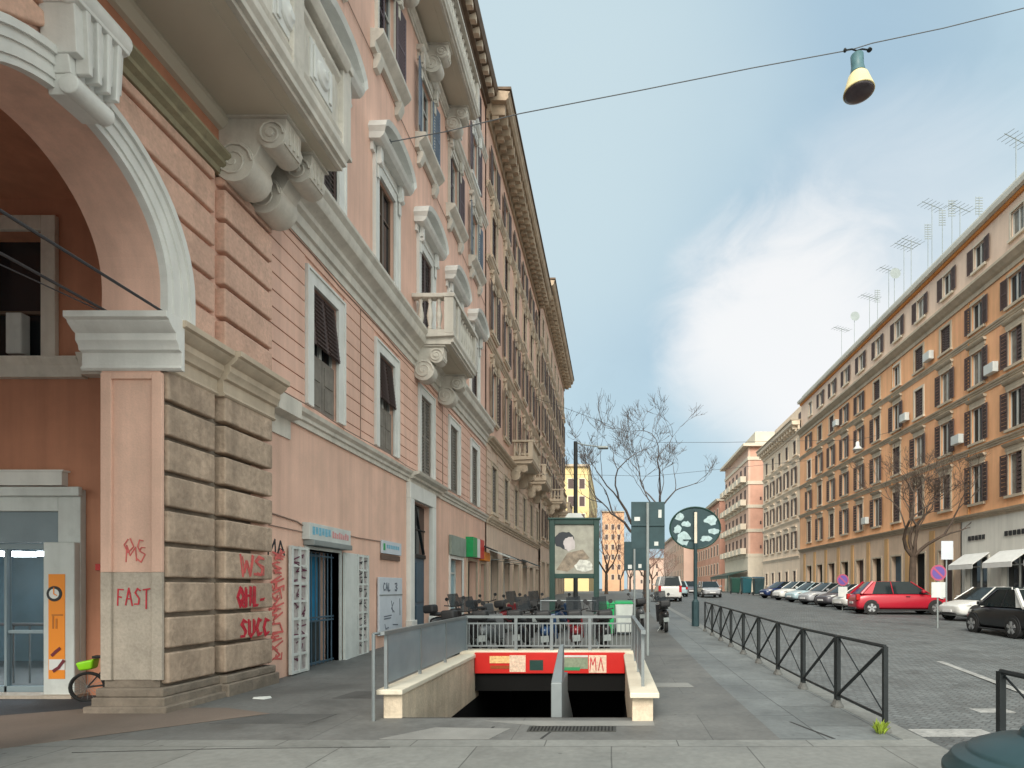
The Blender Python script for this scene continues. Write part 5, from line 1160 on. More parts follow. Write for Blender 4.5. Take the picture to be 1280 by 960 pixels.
m = MB(); m.box(cx - .05, cx + .05, Y3 - .13, Y3 - .1201, cz - rz + .2, cz + rz - .2); m.build('pole_strip', TRAVC, rs)
PB = mat('pale_blue_patch', (.38, .50, .52), .5, .3, 6)
m = MB(FS(Y3 + .02)); f = lambda px, py: PXY(px, py, Y3)
for i, (px, py, a, b) in enumerate(((849, 646, 5, 5), (889, 650, 9, 6), (893, 664, 7, 4), (882, 673, 7, 4), (855, 673, 8, 8), (847, 662, 5, 5), (858, 655, 5, 4))):
    q = f(px, py); m.prismw(blob(q[0], q[2], a * Y3 / FP, b * Y3 / FP, 12, i + 20, .3), .0 + i * .0005, .006 + i * .0005)
m.build('patch', PB, p)
# no-parking signs on the far side
BLU = mat('blue_enamel', (.13, .08, .30), .4, .1); REDR = mat('red_ring', (.40, .08, .14), .4, .05)
def nopark(px, py, Y, label, r=.3, plate=True, zb=None):
    x, _, z = PXY(px, py, Y); e = empty('no_parking_sign', (x, Y, gz(Y))); tag(e, label, 'sign')
    m = MB(); m.tube([(x, Y, gz(Y) - .1), (x, Y, z + r)], .03, 8); m.build('pole', GREYP, e)
    m = MB(FS(Y - .05)); m.lathe((x, 0, z), [(r, 0), (r, .01)], 28, 'w'); d = m.build('disc', REDR, e)
    m = MB(FS(Y - .05)); m.lathe((x, .0101, z), [(r * .78, 0), (r * .78, .005)], 28, 'w'); m.build('blue_face', BLU, d)
    m = MB(FS(Y - .05)); m.strokes([[(x - r * .5, z + r * .5), (x + r * .5, z - r * .5)]], .035, .0155); m.build('slash', REDR, d)
    if plate: m = MB(); m.box(x - .26, x + .26, Y - .06, Y - .045, z - r - .62, z - r - .05); m.build('lower_plate', WHITED, e)
    return e
nopark(1172, 716, 21.5, 'round blue and red no parking sign with white plate before the red car', .30)
nopark(1053, 725, 33, 'small no parking sign beyond the white hatchback', .34)
x, _, z = PXY(1183, 688, 26); e = empty('parking_sign', (x, 26, gz(26))); tag(e, 'plain pale rectangular sign on a post above the black car', 'sign')
m = MB(); m.tube([(x, 26, gz(26)), (x, 26, z + .4)], .035, 8); m.build('pole', GREYP, e)
m = MB(); m.box(x - .27, x + .27, 25.93, 25.96, z - .42, z + .42); m.build('sign_panel', BLUEW, e, bevel=.01)
# suspended street lamp on its cable
Yl = 14.8
cb_ = [(-6.05, Yl, 13.05)] + [PXY(px, py, Yl) for px, py in ((560, 164), (650, 142), (800, 113), (940, 85), (1060, 63), (1071, 60), (1090, 54), (1180, 35), (1280, 10))] + [(XR, Yl, 21.2)]
m = MB(); m.tube(cb_, .012, 6); cab = m.build('span_cable', mat('grey_cable', (.13, .14, .15), .5, 0)); tag(cab, 'long steel cable stretched across the street carrying the green lamp', 'cable')
m = MB(); m.tube([(-6.05, Yl, 13.05), (-5.7, Yl, 13.12)], .05, 8); m.build('wall_hook', BLACKM, cab, loc=(0, 0, 0))
cx, _, cz = PXY(1071, 66, Yl); hl = empty('hanging_street_lamp', (cx, Yl, cz)); tag(hl, 'green and cream bell shaped street lamp hanging from the cable in the sky', 'street lamp'); hl.rotation_euler = (0, R(-3), 0)
L0 = (0, 0, 0); sc = Yl / FP
m = MB(); m.lathe(L0, [(.05, -.02), (.11, -.04), (.16, -.08), (.155, -.35), (.19, -.52), (.21, -.56)], 20); m.build('housing', LAMPT, hl, smooth=True, loc=L0)
m = MB(); m.lathe(L0, [(.20, -.56), (.25, -.62), (.31, -.80), (.375, -.98), (.385, -1.02), (.37, -1.03)], 28); m.build('shade', LAMPG, hl, smooth=True, loc=L0)
m = MB(); m.lathe(L0, [(.365, -1.031), (.30, -1.06), (.15, -1.09), (.01, -1.10)], 28); m.build('glass_bowl', LAMPD, hl, smooth=True, loc=L0)
m = MB(); m.tube([(0, 0, -.03), (0, 0, .05), (-.12, 0, .10), (-.28, 0, .08)], .02); m.tube([(0, 0, .05), (.14, 0, .09), (.3, 0, .06)], .02); m.lathe((-.3, 0, .07), [(.03, -.03), (.05, 0), (.03, .05)], 8); m.lathe((.33, 0, .05), [(.04, -.03), (.07, 0), (.04, .05)], 8); m.build('hanger', BLACKM, hl, loc=L0)
x, Y, z = PXY(1072, 558, 42); h2 = empty('hanging_street_lamp', (x, Y, z)); tag(h2, 'small pale hanging lamp before the orange facade', 'street lamp')
m = MB(); m.lathe(L0, [(.08, .35), (.13, .3), (.14, .05), (.34, -.2), (.34, -.24), (.1, -.3)], 16); m.build('shade', WHITED, h2, smooth=True, loc=L0)
c2 = [(-5.9, 42, 15.6), (-3, 42, 14.6)] + [PXY(px, py, 42) for px, py in ((820, 553), (905, 553), (1000, 551), (1072, 550))] + [(XR, 42, 13.2)]
m = MB(); m.tube(c2, .014, 5); tag(m.build('span_cable', CABLE), 'thin far cable crossing above the bare tree', 'cable')
for i, (py1, py2, Y) in enumerate(((590, 575, 60),)):
    m = MB(); m.tube([(-5.8, Y, 13.5), (4, Y, 13.3), (XR, Y, 15)], .018, 5); tag(m.build('span_cable', CABLE), 'faint farthest cable crossing low behind the bare tree', 'cable')

# ------------------------------------------------------------------ vehicles
def hatchback(name, label, paint, cat='car', L=3.9, W=1.68, H=1.48, roofm=None, kind='hatch', cladding=False):
    r = empty(name, (0, 0, 0)); tag(r, label, cat, 'cars parked along the far kerb' if cat == 'car' and name == 'parked_car' else None)
    h = L / 2; hw = W / 2; zl = .20; belt = H * .62; hood = H * .56
    O = (0, 0, 0)
    wheelR = .31; wx = (h - .72, -h + .68)
    if kind == 'hatch': prof = [(-h, .50, hw * .80), (-h + .06, belt - .10, hw * .93), (-h + .35, belt, hw), (-h * .3, belt, hw), (h * .32, belt, hw), (h - 1.0, belt - .03, hw * .98), (h - .45, hood - .03, hw * .93), (h - .12, hood - .16, hw * .84), (h, .50, hw * .70)]
    elif kind == 'van': prof = [(-h, .55, hw * .9), (-h + .04, belt, hw * .97), (-h + .3, belt + .02, hw), (0, belt + .02, hw), (h * .5, belt, hw), (h - .5, belt - .06, hw * .97), (h - .25, hood - .05, hw * .92), (h - .08, hood - .25, hw * .86), (h, .5, hw * .8)]
    rings = []
    for i, (x, zt, w_) in enumerate(prof):
        lo = zl + (.14 if i in (0, len(prof) - 1) else 0)
        if i in (0, len(prof) - 1): zt = .72 if i == 0 else .66
        rings.append([(x, -w_ * .86, lo), (x, -w_, lo + .12), (x, -w_ * 1.01, lo + (zt - lo) * .55), (x, -w_ * .95, zt - .04), (x, -w_ * .80, zt), (x, 0, zt + .03), (x, w_ * .80, zt), (x, w_ * .95, zt - .04), (x, w_ * 1.01, lo + (zt - lo) * .55), (x, w_, lo + .12), (x, w_ * .86, lo)])
    m = MB(); m.loft(rings); b = m.build('body', paint, r, smooth=True, subsurf=2, loc=O)
    # greenhouse
    if kind == 'hatch': B0, B1, T0, T1 = -h + .22, h - .98, -h + .80, h - 1.80
    else: B0, B1, T0, T1 = -h + .08, h - .62, -h + .22, h - 1.25
    wb, wt = hw * .93, hw * .74; zr = H - .05
    def gpt(t, s, z):   # t: 0 rear .. 1 front, s: -1..1 side, z: 0 belt..1 roof
        x = (B0 + (B1 - B0) * t) * (1 - z) + (T0 + (T1 - T0) * t) * z; bulge = .05 * (1 - (2 * t - 1) ** 2)
        return (x, s * (wb * (1 - z) + wt * z), belt - .02 + (zr - belt + .02) * z)
    rg_ = []
    for z in (0, .5, 1):
        ring = []
        k = 1.0
        for s in (-1, -.5, 0, .5, 1):
            p = gpt(0, s, z); ring.append((p[0] - .05 * (1 - s * s), p[1], p[2]))
        for t in (.33, .66): ring.append(gpt(t, 1.0, z))
        for s in (1, .5, 0, -.5, -1):
            p = gpt(1, s, z); ring.append((p[0] + .10 * (1 - s * s), p[1], p[2]))
        for t in (.66, .33): ring.append(gpt(t, -1.0, z))
        rg_.append(ring)
    m = MB(); m.loft(rg_); g = m.build('windows', CARGLASS, r, loc=O, smooth=False)
    m = MB(); z0 = zr - .045
    rr_ = [[(T0 - .08, -wt * .85, z0), (T0 - .10, 0, z0 + .01), (T0 - .08, wt * .85, z0)], [(T0 + .1, -wt * 1.02, z0 + .02), (T0 + .1, 0, z0 + .08), (T0 + .1, wt * 1.02, z0 + .02)], [((T0 + T1) / 2, -wt * 1.04, z0 + .03), ((T0 + T1) / 2, 0, z0 + .10), ((T0 + T1) / 2, wt * 1.04, z0 + .03)], [(T1 + .02, -wt * 1.0, z0 + .01), (T1 + .06, 0, z0 + .07), (T1 + .02, wt * 1.0, z0 + .01)], [(T1 + .12, -wt * .9, z0 - .02), (T1 + .18, 0, z0 + .02), (T1 + .12, wt * .9, z0 - .02)]]
    full = [[(a[0], a[1], a[2] - .05), a, b_, c, (c[0], c[1], c[2] - .05), (b_[0], b_[1], b_[2] - .05)] for a, b_, c in rr_]
    m.loft(full); m.build('roof', roofm or paint, r, smooth=True, subsurf=1, loc=O)
    for s in (-1, 1):
        for (t, wd) in ((0, .065), (1, .028), (.47, .022)):
            a, b_ = gpt(t, s * 1.005, 0), gpt(t, s * 1.005, 1); m = MB(); m.tube([(a[0], a[1], a[2]), (b_[0], b_[1], b_[2])], wd, 6); m.build('window_pillar', (roofm or paint) if t == 0 else paint, r, loc=O)
        if kind == 'hatch':
            q = [gpt(0, s * 1.01, 0), gpt(.16, s * 1.01, 0), gpt(.09, s * 1.01, 1), gpt(0, s * 1.01, 1)]
            q2 = [(p[0], p[1] - s * .03, p[2]) for p in q]; m = MB(); m.hexa(q + q2); m.build('rear_quarter', roofm or paint, r, loc=O)
    pass
    # wheels, arches
    for x in wx:
        for s in (-1, 1):
            y = s * (hw * 1.0)
            w = MB(); w.lathe((x, y - .04 if s > 0 else y - .0, .34), [(.36, 0), (.36, .045)], 22, 'w'); w.build('wheel_arch', BLACKP, r, loc=O)
            w = MB(); yy = y - .19 if s > 0 else y - .03
            w.lathe((x, yy, .31), [(.22, 0), (.30, .01), (.31, .03), (.31, .19), (.30, .21), (.22, .22)], 24, 'w'); t = w.build('wheel', RUBBER, r, smooth=False, loc=O)
            w = MB(); ys_ = y + s * .032
            w.lathe((x, min(ys_, ys_ - s * .02), .31), [(.20, 0), (.20, .02)], 20, 'w'); w.build('rim_dish', mat('rim_shadow', (.08, .08, .085), .4, .1), t, loc=O)
            w = MB(FW())
            for k in range(5):
                a = 6.283 * k / 5 + .3; c, sn = math.cos(a), math.sin(a)
                pts = [(x + c * .03 - sn * .035, .31 + sn * .03 + c * .035), (x + c * .03 + sn * .035, .31 + sn * .03 - c * .035), (x + c * .20 + sn * .05, .31 + sn * .20 - c * .05), (x + c * .20 - sn * .05, .31 + sn * .20 + c * .05)]
                ya_ = ys_ + s * .002
                w.hexa([(p[0], ya_, p[1]) for p in pts] + [(p[0], ya_ + s * .014, p[1]) for p in pts])
            w.build('rim', CHROME, t, loc=O)
    for s in (-1, 1):
        m = MB(); a = .26 if kind == 'hatch' else .2
        m.hexa([(h - .40, s * hw * .66, hood - .19), (h - .06, s * hw * .58, hood - .24), (h - .40, s * hw * .96, hood - .16), (h - .52, s * hw * .955, hood - .14), (h - .44, s * hw * .66, hood - .07), (h - .15, s * hw * .6, hood - .13), (h - .46, s * hw * .93, hood - .06), (h - .6, s * hw * .93, hood - .06)]); m.build('headlight', HEADL, r, loc=O)
        m = MB(); m.box(-h - .01, -h + .16, s * hw * .74 if s > 0 else -hw * .955, hw * .955 if s > 0 else -hw * .74, .68, belt - .03); m.build('tail_light', TAIL, r, loc=O, bevel=.02)
        m = MB(); xm = B1 - .35; m.box(xm - .08, xm + .08, s * (hw + .02) if s > 0 else -(hw + .18), (hw + .18) if s > 0 else -(hw + .02), belt + .02, belt + .15); m.build('mirror', paint, r, loc=O, bevel=.03)
        m = MB(); m.box(.1, .28, s * hw * 1.0 - .015, s * hw * 1.0 + .015, belt - .16, belt - .13); m.build('door_handle', BLACKP, r, loc=O)
    m = MB(); m.box(-h - .02, -h + .02, -.26, .26, .50, .61); m.box(h - .03, h + .02, -.26, .26, .38, .49); m.build('number_plate', PLATE, r, loc=O)
    m = MB(); m.box(h - .2, h + .01, -hw * .55, hw * .55, .26, .36); m.box(-h - .01, -h + .15, -hw * .7, hw * .7, .24, .34); m.box(-h + .7, h - .75, -hw * 1.0, hw * 1.0, .17, .23); m.build('lower_trim', BLACKP, r, loc=O, bevel=.02)
    return r
def paint(nm, c, rough=.28): return mat(nm, c, rough, .03, 1, spec=.6)
P_RED, P_BLK, P_WHT, P_SIL, P_NAVY, P_LB, P_GR = paint('red_car_paint', (.42, .012, .03)), paint('black_car_paint', (.014, .015, .017)), paint('white_car_paint', (.62, .62, .60)), paint('silver_car_paint', (.34, .35, .37)), paint('navy_car_paint', (.015, .03, .10)), paint('pale_blue_car_paint', (.36, .48, .52)), paint('grey_car_paint', (.10, .095, .11))
def put(c, x, y, rz, s=1): c.location = (x, y, gz(y) - .075); c.rotation_euler = (-.0 if abs(math.sin(rz)) < .5 else 0, 0, rz); c.scale = (s, s, s)
put(hatchback('parked_car', 'small black car with white roof parked at the right edge', P_BLK, L=3.5, W=1.66, H=1.55, roofm=P_WHT), 13.25, 18.9, R(88))
put(hatchback('parked_car', 'white car half hidden behind the black one with white roof', P_WHT, L=4.1, H=1.5), 16.6, 25.4, R(188))
put(hatchback('parked_car', 'bright red compact car parked nose inward under the bare tree', P_RED, L=4.35, W=1.8, H=1.62), 14.75, 29.9, R(-6), 1.05)
put(hatchback('parked_car', 'small white hatchback parked next to the red car', P_WHT, L=3.6, H=1.5), 14.7, 33.6, R(193))
put(hatchback('parked_car', 'dark grey hatchback between the white and the silver cars', P_GR, L=3.9, H=1.47), 15.0, 36.9, R(194))
put(hatchback('parked_car', 'silver hatchback in the middle of the parked row', P_SIL, L=3.9, H=1.5), 14.9, 40.0, R(194))
put(hatchback('parked_car', 'pale blue hatchback in the parked row', P_LB, L=3.9, H=1.5), 15.0, 43.4, R(194))
put(hatchback('parked_car', 'white city car next to the dark blue one at the far end', P_WHT, L=3.7, H=1.55), 15.0, 47.2, R(194))
put(hatchback('parked_car', 'dark navy blue car farthest in the parked row', P_NAVY, L=4.2, H=1.5), 15.2, 51.4, R(194))
put(hatchback('moving_van', 'white van driving away down the street beyond the pavement signs', P_WHT, 'van', L=4.6, W=1.85, H=1.95, kind='van'), 4.35, 46, R(90))
put(hatchback('moving_car', 'dark car with open space round it far along the road', P_GR, 'car', L=4.2, W=1.75, H=1.5), 8.2, 62, R(-90))
put(hatchback('moving_car', 'silver car approaching, right of the round sign pole', P_SIL, 'car', L=4.2, W=1.75, H=1.5), 9.0, 54, R(-90))
put(hatchback('moving_car', 'pale car in the distance beside the white van', P_LB, 'car', L=4.0, W=1.75, H=1.5), 6.2, 56, R(90))

def scooter(paintm, top=True, screen=True):
    r = empty('parked_scooter', (0, 0, 0)); O = (0, 0, 0)
    for x in (.62, -.58):
        w = MB(); w.lathe((x, -.055, .24), [(.14, 0), (.22, .005), (.24, .03), (.24, .08), (.22, .105), (.14, .11)], 20, 'w'); t = w.build('wheel', RUBBER, r, loc=O)
        w = MB(); w.lathe((x, -.06, .24), [(.12, 0), (.12, .12)], 14, 'w'); w.build('rim', CHROME, t, loc=O)
    m = MB(); m.loft([[(x, -w * .7, z0), (x, -w, (z0 + z1) / 2), (x, -w * .7, z1), (x, w * .7, z1), (x, w, (z0 + z1) / 2), (x, w * .7, z0)] for x, w, z0, z1 in ((-.88, .06, .52, .68), (-.6, .17, .42, .76), (-.2, .19, .28, .74), (.02, .17, .22, .44), (.25, .16, .2, .3), (.42, .14, .24, .36))]); m.build('body', paintm, r, smooth=True, subsurf=1, loc=O)
    m = MB(); m.hexa([(.40, -.2, .3), (.46, -.17, .3), (.46, .17, .3), (.40, .2, .3), (.28, -.2, .92), (.36, -.16, .95), (.36, .16, .95), (.28, .2, .92)]); m.hexa([(.5, -.06, .44), (.80, -.06, .40), (.80, .06, .40), (.5, .06, .44), (.46, -.07, .50), (.74, -.07, .50), (.74, .07, .50), (.46, .07, .50)]); m.build('front_shield', paintm, r, bevel=.03, loc=O)
    m = MB(); m.loft([[(x, -w, z), (x, -w * .8, z + .09), (x, w * .8, z + .09), (x, w, z)] for x, w, z in ((-.75, .10, .78), (-.5, .15, .76), (-.1, .14, .74), (.02, .10, .72))]); m.build('seat', BLACKP, r, smooth=True, loc=O)
    m = MB(); m.tube([(.62, 0, .24), (.34, 0, .98)], .025); m.tube([(.26, -.34, 1.04), (.33, -.1, 1.0), (.33, .1, 1.0), (.26, .34, 1.04)], .018); m.tube([(.30, -.22, 1.02), (.33, -.28, 1.2)], .008); m.tube([(.30, .22, 1.02), (.33, .28, 1.2)], .008); m.build('handlebar', BLACKP, r, loc=O)
    for s in (-1, 1): m = MB(); m.lathe((.33, s * .29, 1.22), [(.055, -.01), (.055, .01)], 12, 'u'); m.build('mirror', BLACKP, r, loc=O)
    m = MB(); m.lathe((.40, 0, .88), [(.08, 0), (.07, .04)], 14, 'u'); m.build('headlight', HEADL, r, loc=O)
    if screen: m = MB(); m.hexa([(.36, -.2, .98), (.375, -.2, .98), (.375, .2, .98), (.36, .2, .98), (.20, -.17, 1.36), (.215, -.17, 1.36), (.215, .17, 1.36), (.20, .17, 1.36)]); m.build('windscreen', mat('smoked_screen', (.06, .07, .08), .1, 0, trans=.4), r, loc=O)
    if top: m = MB(); m.box(-.96, -.68, -.17, .17, .84, 1.07); m.build('top_case', BLACKP, r, bevel=.06, loc=O)
    m = MB(); m.tube([(-.1, .1, .2), (-.15, .25, .02)], .012); m.box(-.9, -.86, -.09, .09, .36, .5); m.build('stand', GREYP, r, loc=O)
    return r
P_SC = [paint('scooter_black', (.02, .02, .022)), paint('scooter_grey', (.12, .13, .14)), paint('scooter_maroon', (.18, .02, .025)), paint('scooter_blue', (.02, .05, .12)), paint('scooter_silver', (.30, .31, .32))]
GS = 'scooters parked on the pavement behind the stairway'
pos = [(-3.55, 14.0, 0, 'black scooter with top case, leftmost behind the stair railing'), (-2.85, 13.9, 1, 'dark grey scooter second from the left behind the stair railing'), (-2.15, 14.1, 0, 'black scooter standing third from the left behind the railing'), (-1.5, 13.8, 3, 'dark blue scooter in the middle of the parked row'), (-.85, 14.0, 2, 'maroon scooter parked under the billboard'), (-.2, 14.1, 0, 'black scooter just right of the maroon one')]
protos = {}
for i, (x, y, c, lb_) in enumerate(pos):
    if c in protos: o = copy_tree(protos[c])
    else: o = scooter(P_SC[c], screen=i % 2 == 0); protos[c] = o
    o.location = (x, y, gz(y)); o.rotation_euler = (R(-5), 0, R(90 + (i * 37 % 17) - 8)); tag(o, lb_, 'scooter', GS)
more = [(1.75, 19.6, 0, 92, 'black scooter parked alone right of the sign pole'), (-4.3, 19.5, 1, 75, 'grey scooter parked beyond the billboard near the wall'), (-3.4, 19.3, 2, 80, 'maroon scooter beyond the billboard on its left side'), (-2.6, 19.6, 0, 95, 'black scooter visible between the billboard legs'), (-1.7, 19.4, 3, 85, 'blue scooter visible between the billboard legs'), (-4.6, 16.4, 0, 70, 'black scooter near the shop doors left of the billboard'), (1.0, 21.2, 1, 95, 'grey scooter behind the small dark sign'), (18.6, 26.2, 0, 10, 'black scooter on the far pavement before the white storefront'), (18.5, 27.7, 3, 5, 'dark blue scooter on the far pavement before the storefront')]
for (x, y, c, a, lb_) in more:
    o = copy_tree(protos[c]); o.location = (x, y, gz(y)); o.rotation_euler = (R(-5), 0, R(a)); tag(o, lb_, 'scooter', GS if y < 25 and x < 5 else 'scooters on the far pavement')
# grey tubular barrier, green bins
e = empty('street_barrier', (-1.5, 15.6, gz(15.6))); tag(e, 'pale grey tubular barrier between the scooters and the billboard', 'barrier')
q0, q1 = PXY(676, 751, 15.6), PXY(746, 751, 15.6)
m = MB(); m.tube([(q0[0], 15.6, gz(15.6)), (q0[0], 15.6, q0[2]), (q1[0], 15.6, q1[2]), (q1[0], 15.6, gz(15.6))], .03, 8); m.build('tube', METALG, e)
m = MB(); m.tube([(q0[0], 15.6, .7), (q1[0], 15.6, .7)], .02, 8); m.build('lower_bar', METALG, e)
def wheelie_bin(name, x, y, mt, label, lidm=None, s=1., rz=0):
    r = empty(name, (x, y, gz(y)), rz); r.scale = (s, s, s); tag(r, label, 'bin'); O = (0, 0, 0)
    m = MB(); m.hexa([(-.24, -.26, .08), (.24, -.26, .08), (.24, .26, .08), (-.24, .26, .08), (-.29, -.33, .98), (.29, -.33, .98), (.29, .33, .98), (-.29, .33, .98)]); m.build('body', mt, r, bevel=.03, loc=O)
    m = MB(); m.hexa([(-.31, -.36, .985), (.31, -.36, .985), (.31, .36, 1.0), (-.31, .36, 1.0), (-.27, -.30, 1.04), (.27, -.30, 1.04), (.27, .32, 1.08), (-.27, .32, 1.08)]); m.build('lid', lidm or mt, r, bevel=.02, loc=O)
    for s2 in (-1, 1): m = MB(); m.lathe((s2 * .24 - .03, .26, .1), [(.1, 0), (.1, .06)], 12, 'u'); m.build('wheel', RUBBER, r, loc=O)
    m = MB(); m.tube([(-.25, .38, .95), (.25, .38, .95)], .015); m.build('handle', mt, r, loc=O)
    return r
wheelie_bin('wheelie_bin', -.23, 17.9, GREENP, 'bright green wheeled bin right of the billboard')
wheelie_bin('wheelie_bin', .35, 18.4, WHITED, 'pale bin standing next to the bright green one', GREENP)
wheelie_bin('wheelie_bin', 14.4, 57, TEALM, 'blue green street container left of the navy car', mat('bin_blue', (.012, .06, .10), .5, .1), 1.7)
wheelie_bin('wheelie_bin', 13.9, 60, mat('bin_teal', (.012, .08, .10), .5, .1), 'teal street container, second beyond the navy car', None, 1.7)
wheelie_bin('wheelie_bin', 13.6, 64, mat('bin_green', (.012, .06, .045), .5, .1), 'dark green street container farthest along the parking row', None, 1.7)
a = empty('cafe_awning', (XR, 92, 3)); tag(a, 'dark green cafe awning at the foot of the brick building', 'awning')
m = MB(FO); m.hexa([(88, .5, 4.3), (103, .5, 4.3), (103, 3.5, 3.5), (88, 3.5, 3.5), (88, .5, 4.4), (103, .5, 4.4), (103, 3.55, 3.6), (88, 3.55, 3.6)]); m.box(88, 103, 3.5, 3.55, 3.1, 3.5); m.build('canvas', TEALD, a)
for u in (88.2, 93, 98, 102.8): m = MB(FO); m.tube([(u, 3.4, .6), (u, 3.4, 3.6)], .06); m.build('post', TEALD, a)

# bicycle half hidden behind the portico pier
bk = empty('small_bicycle', (-7.55, 8.35, 0), R(20)); tag(bk, 'small bicycle with lime green basket half hidden behind the portico pier', 'bicycle'); O = (0, 0, 0)
for x in (-.05, .62):
    m = MB(); n = 24; m.tube([(x + .2 * math.cos(6.2832 * i / n), 0, .22 + .2 * math.sin(6.2832 * i / n)) for i in range(n + 1)], .024, 6); w = m.build('wheel', RUBBER, bk, loc=O)
    m = MB()
    for k in range(8): a = math.pi * k / 8; m.tube([(x - .19 * math.cos(a), 0, .22 - .19 * math.sin(a)), (x + .19 * math.cos(a), 0, .22 + .19 * math.sin(a))], .003, 4)
    m.build('spokes', GREYP, w, loc=O)
m = MB(); m.tube([(-.05, 0, .22), (.22, 0, .24), (.5, 0, .55), (.62, 0, .22)], .016); m.tube([(.22, 0, .24), (.16, 0, .62)], .016); m.tube([(.5, 0, .55), (.46, 0, .78)], .014); m.tube([(-.05, 0, .22), (.16, 0, .5)], .01); m.build('frame', BLACKP, bk, loc=O)
m = MB(); m.tube([(.46, -.2, .8), (.46, 0, .78), (.46, .2, .8)], .012); m.build('handlebar', BLACKP, bk, loc=O)
m = MB(); m.hexa([(.02, -.06, .63), (.28, -.03, .63), (.28, .03, .63), (.02, .06, .63), (.02, -.07, .67), (.28, -.03, .67), (.28, .03, .67), (.02, .07, .67)]); m.build('saddle', BLACKP, bk, loc=O, bevel=.01)
m = MB(); m.hexa([(-.12, -.09, .46), (.04, -.09, .48), (.04, .09, .48), (-.12, .09, .46), (-.16, -.11, .58), (.06, -.11, .63), (.06, .11, .63), (-.16, .11, .58)]); m.build('basket', LIME, bk, bevel=.03, loc=O)

# ------------------------------------------------------------------ trees
def tree(name, x, y, label, H, limbs, barkm, twigm, seed, trunk_r=.16, fork=2.2, spread=.55, depth=5, lean=0., group=None, jit=.26):
    rn = random.Random(seed); r = empty(name, (x, y, gz(y))); tag(r, label, 'tree', group)
    base = Vector((x, y, gz(y))); mt_, mw = MB(), MB()
    def grow(p, d, L, rad, k):
        rad = max(rad, .008); n = 4; pts = [p]; q = p.copy(); dd = d.copy()
        for i in range(n):
            dd = (dd + Vector((rn.uniform(-1, 1), rn.uniform(-1, 1), rn.uniform(-.5, .8))) * jit).normalized(); q = q + dd * L / n; pts.append(q.copy())
        r1 = rad * .62
        (mt_ if k < 2 else mw).tube([tuple(v) for v in pts], rad, 6 if k < 2 else 4, r1)
        if k >= depth: return
        nb = rn.choice((2, 3)) if k < depth - 2 else rn.choice((2, 3, 3, 4))
        for j in range(nb):
            a = rn.uniform(0, 6.283); s = rn.uniform(.35, .95) * spread * 1.5
            o = Vector((math.cos(a), math.sin(a), rn.uniform(-.1, .3))) * s
            nd = (dd + o + Vector((0, 0, .12))).normalized(); start = pts[rn.choice((-1, -1, -2))] if j else pts[-1]
            grow(start, nd, L * rn.uniform(.6, .85), r1 * rn.uniform(.6, .85) if j else r1 * .9, k + 1)
    top = base + Vector((lean, 0, fork))
    mt_.tube([tuple(base - Vector((0, 0, .1))), tuple(base + Vector((0, 0, .15))), tuple(base + Vector((lean * .4, .03, fork * .5))), tuple(top)], [trunk_r * 1.5, trunk_r * 1.1, trunk_r, trunk_r * .85], 10)
    L0_ = (H - fork) * .36
    for (dx, dy, dz, ls) in limbs:
        grow(top, Vector((dx, dy, dz)).normalized(), L0_ * ls, trunk_r * .6, 1)
    mt_.build('trunk', barkm, r); mw.build('crown', twigm, r)
    return r
tree('bare_tree', 1.75, 30, 'tall bare tree with thin forked branches rising behind the sign panels', 10.2, [(-.5, 0, 1, 1.15), (.42, .1, 1, 1.1), (.05, -.3, 1, .8), (-.9, .1, .8, .9)], BARK, mat('grey_twigs', (.13, .115, .115), .9, .2), 4, .15, 3.6, .66, 7, jit=.34)
tree('bare_tree', 17.6, 33.8, 'bare brown tree before the orange facade above the red car', 9.3, [(-.7, 0, 1, 1.15), (.8, .1, .7, .95), (.0, -.4, 1, .8), (-.2, .5, .9, .8)], BARKW, TWIG, 9, .20, 3.0, .66, 7, jit=.32)
FARG = 'bare street trees in the distance'
for i, (x, y, H, lb_) in enumerate(((-.7, 62, 9.5, 'reddish bare tree between the yellow building and the dark signs'), (-2.4, 80, 10, 'reddish bare tree just right of the billboard'), (4.6, 84, 8.5, 'brown bare tree under the round sign on its left'), (3.0, 100, 9, 'brown bare tree just right of the square sign pole'), (7.5, 110, 9, 'pale brown bare tree above the white van'), (1.6, 122, 10, 'distant bare tree closing the street centre'), (12, 130, 9, 'bare tree farthest on the right pavement'))):
    tree('bare_tree', x, y, lb_, H, [(-.6, 0, 1, 1), (.6, .2, 1, 1), (0, -.5, 1, .9), (.2, .6, .9, .9)], BARKW, mat('russet_twigs', (.19, .105, .08), .9, .25, 1), 30 + i, .18, 2.2, .75, 6, group=FARG)

# ------------------------------------------------------------------ camera, light, sky
sc_ = bpy.context.scene
cam = bpy.data.cameras.new('camera'); co = bpy.data.objects.new('camera', cam); C.objects.link(co); sc_.camera = co
co.location = (0, 0, HC); co.rotation_euler = (R(90), 0, 0); cam.sensor_width = 36; cam.sensor_fit = 'HORIZONTAL'; cam.lens = 36 * FP / 1280
cam.shift_x = -(HX - 640) / 1280; cam.shift_y = (HY - 480) / 1280; cam.clip_end = 4000; cam.clip_start = .05
SUN_EL, SUN_AZ = 38, 190      # azimuth: degrees clockwise from +Y, the sun stands behind the camera to its left
sl = bpy.data.lights.new('sun', 'SUN'); sl.energy = 2.0; sl.angle = R(30); sl.color = (1, .93, .82)
so = bpy.data.objects.new('sun', sl); C.objects.link(so)
az = R(SUN_AZ); dirv = Vector((math.sin(az) * math.cos(R(SUN_EL)), math.cos(az) * math.cos(R(SUN_EL)), math.sin(R(SUN_EL))))
so.rotation_euler = dirv.to_track_quat('Z', 'Y').to_euler()
w = bpy.data.worlds.new('World'); sc_.world = w; w.use_nodes = True; nt = w.node_tree; N = nt.nodes; L = nt.links
for n in list(N): N.remove(n)
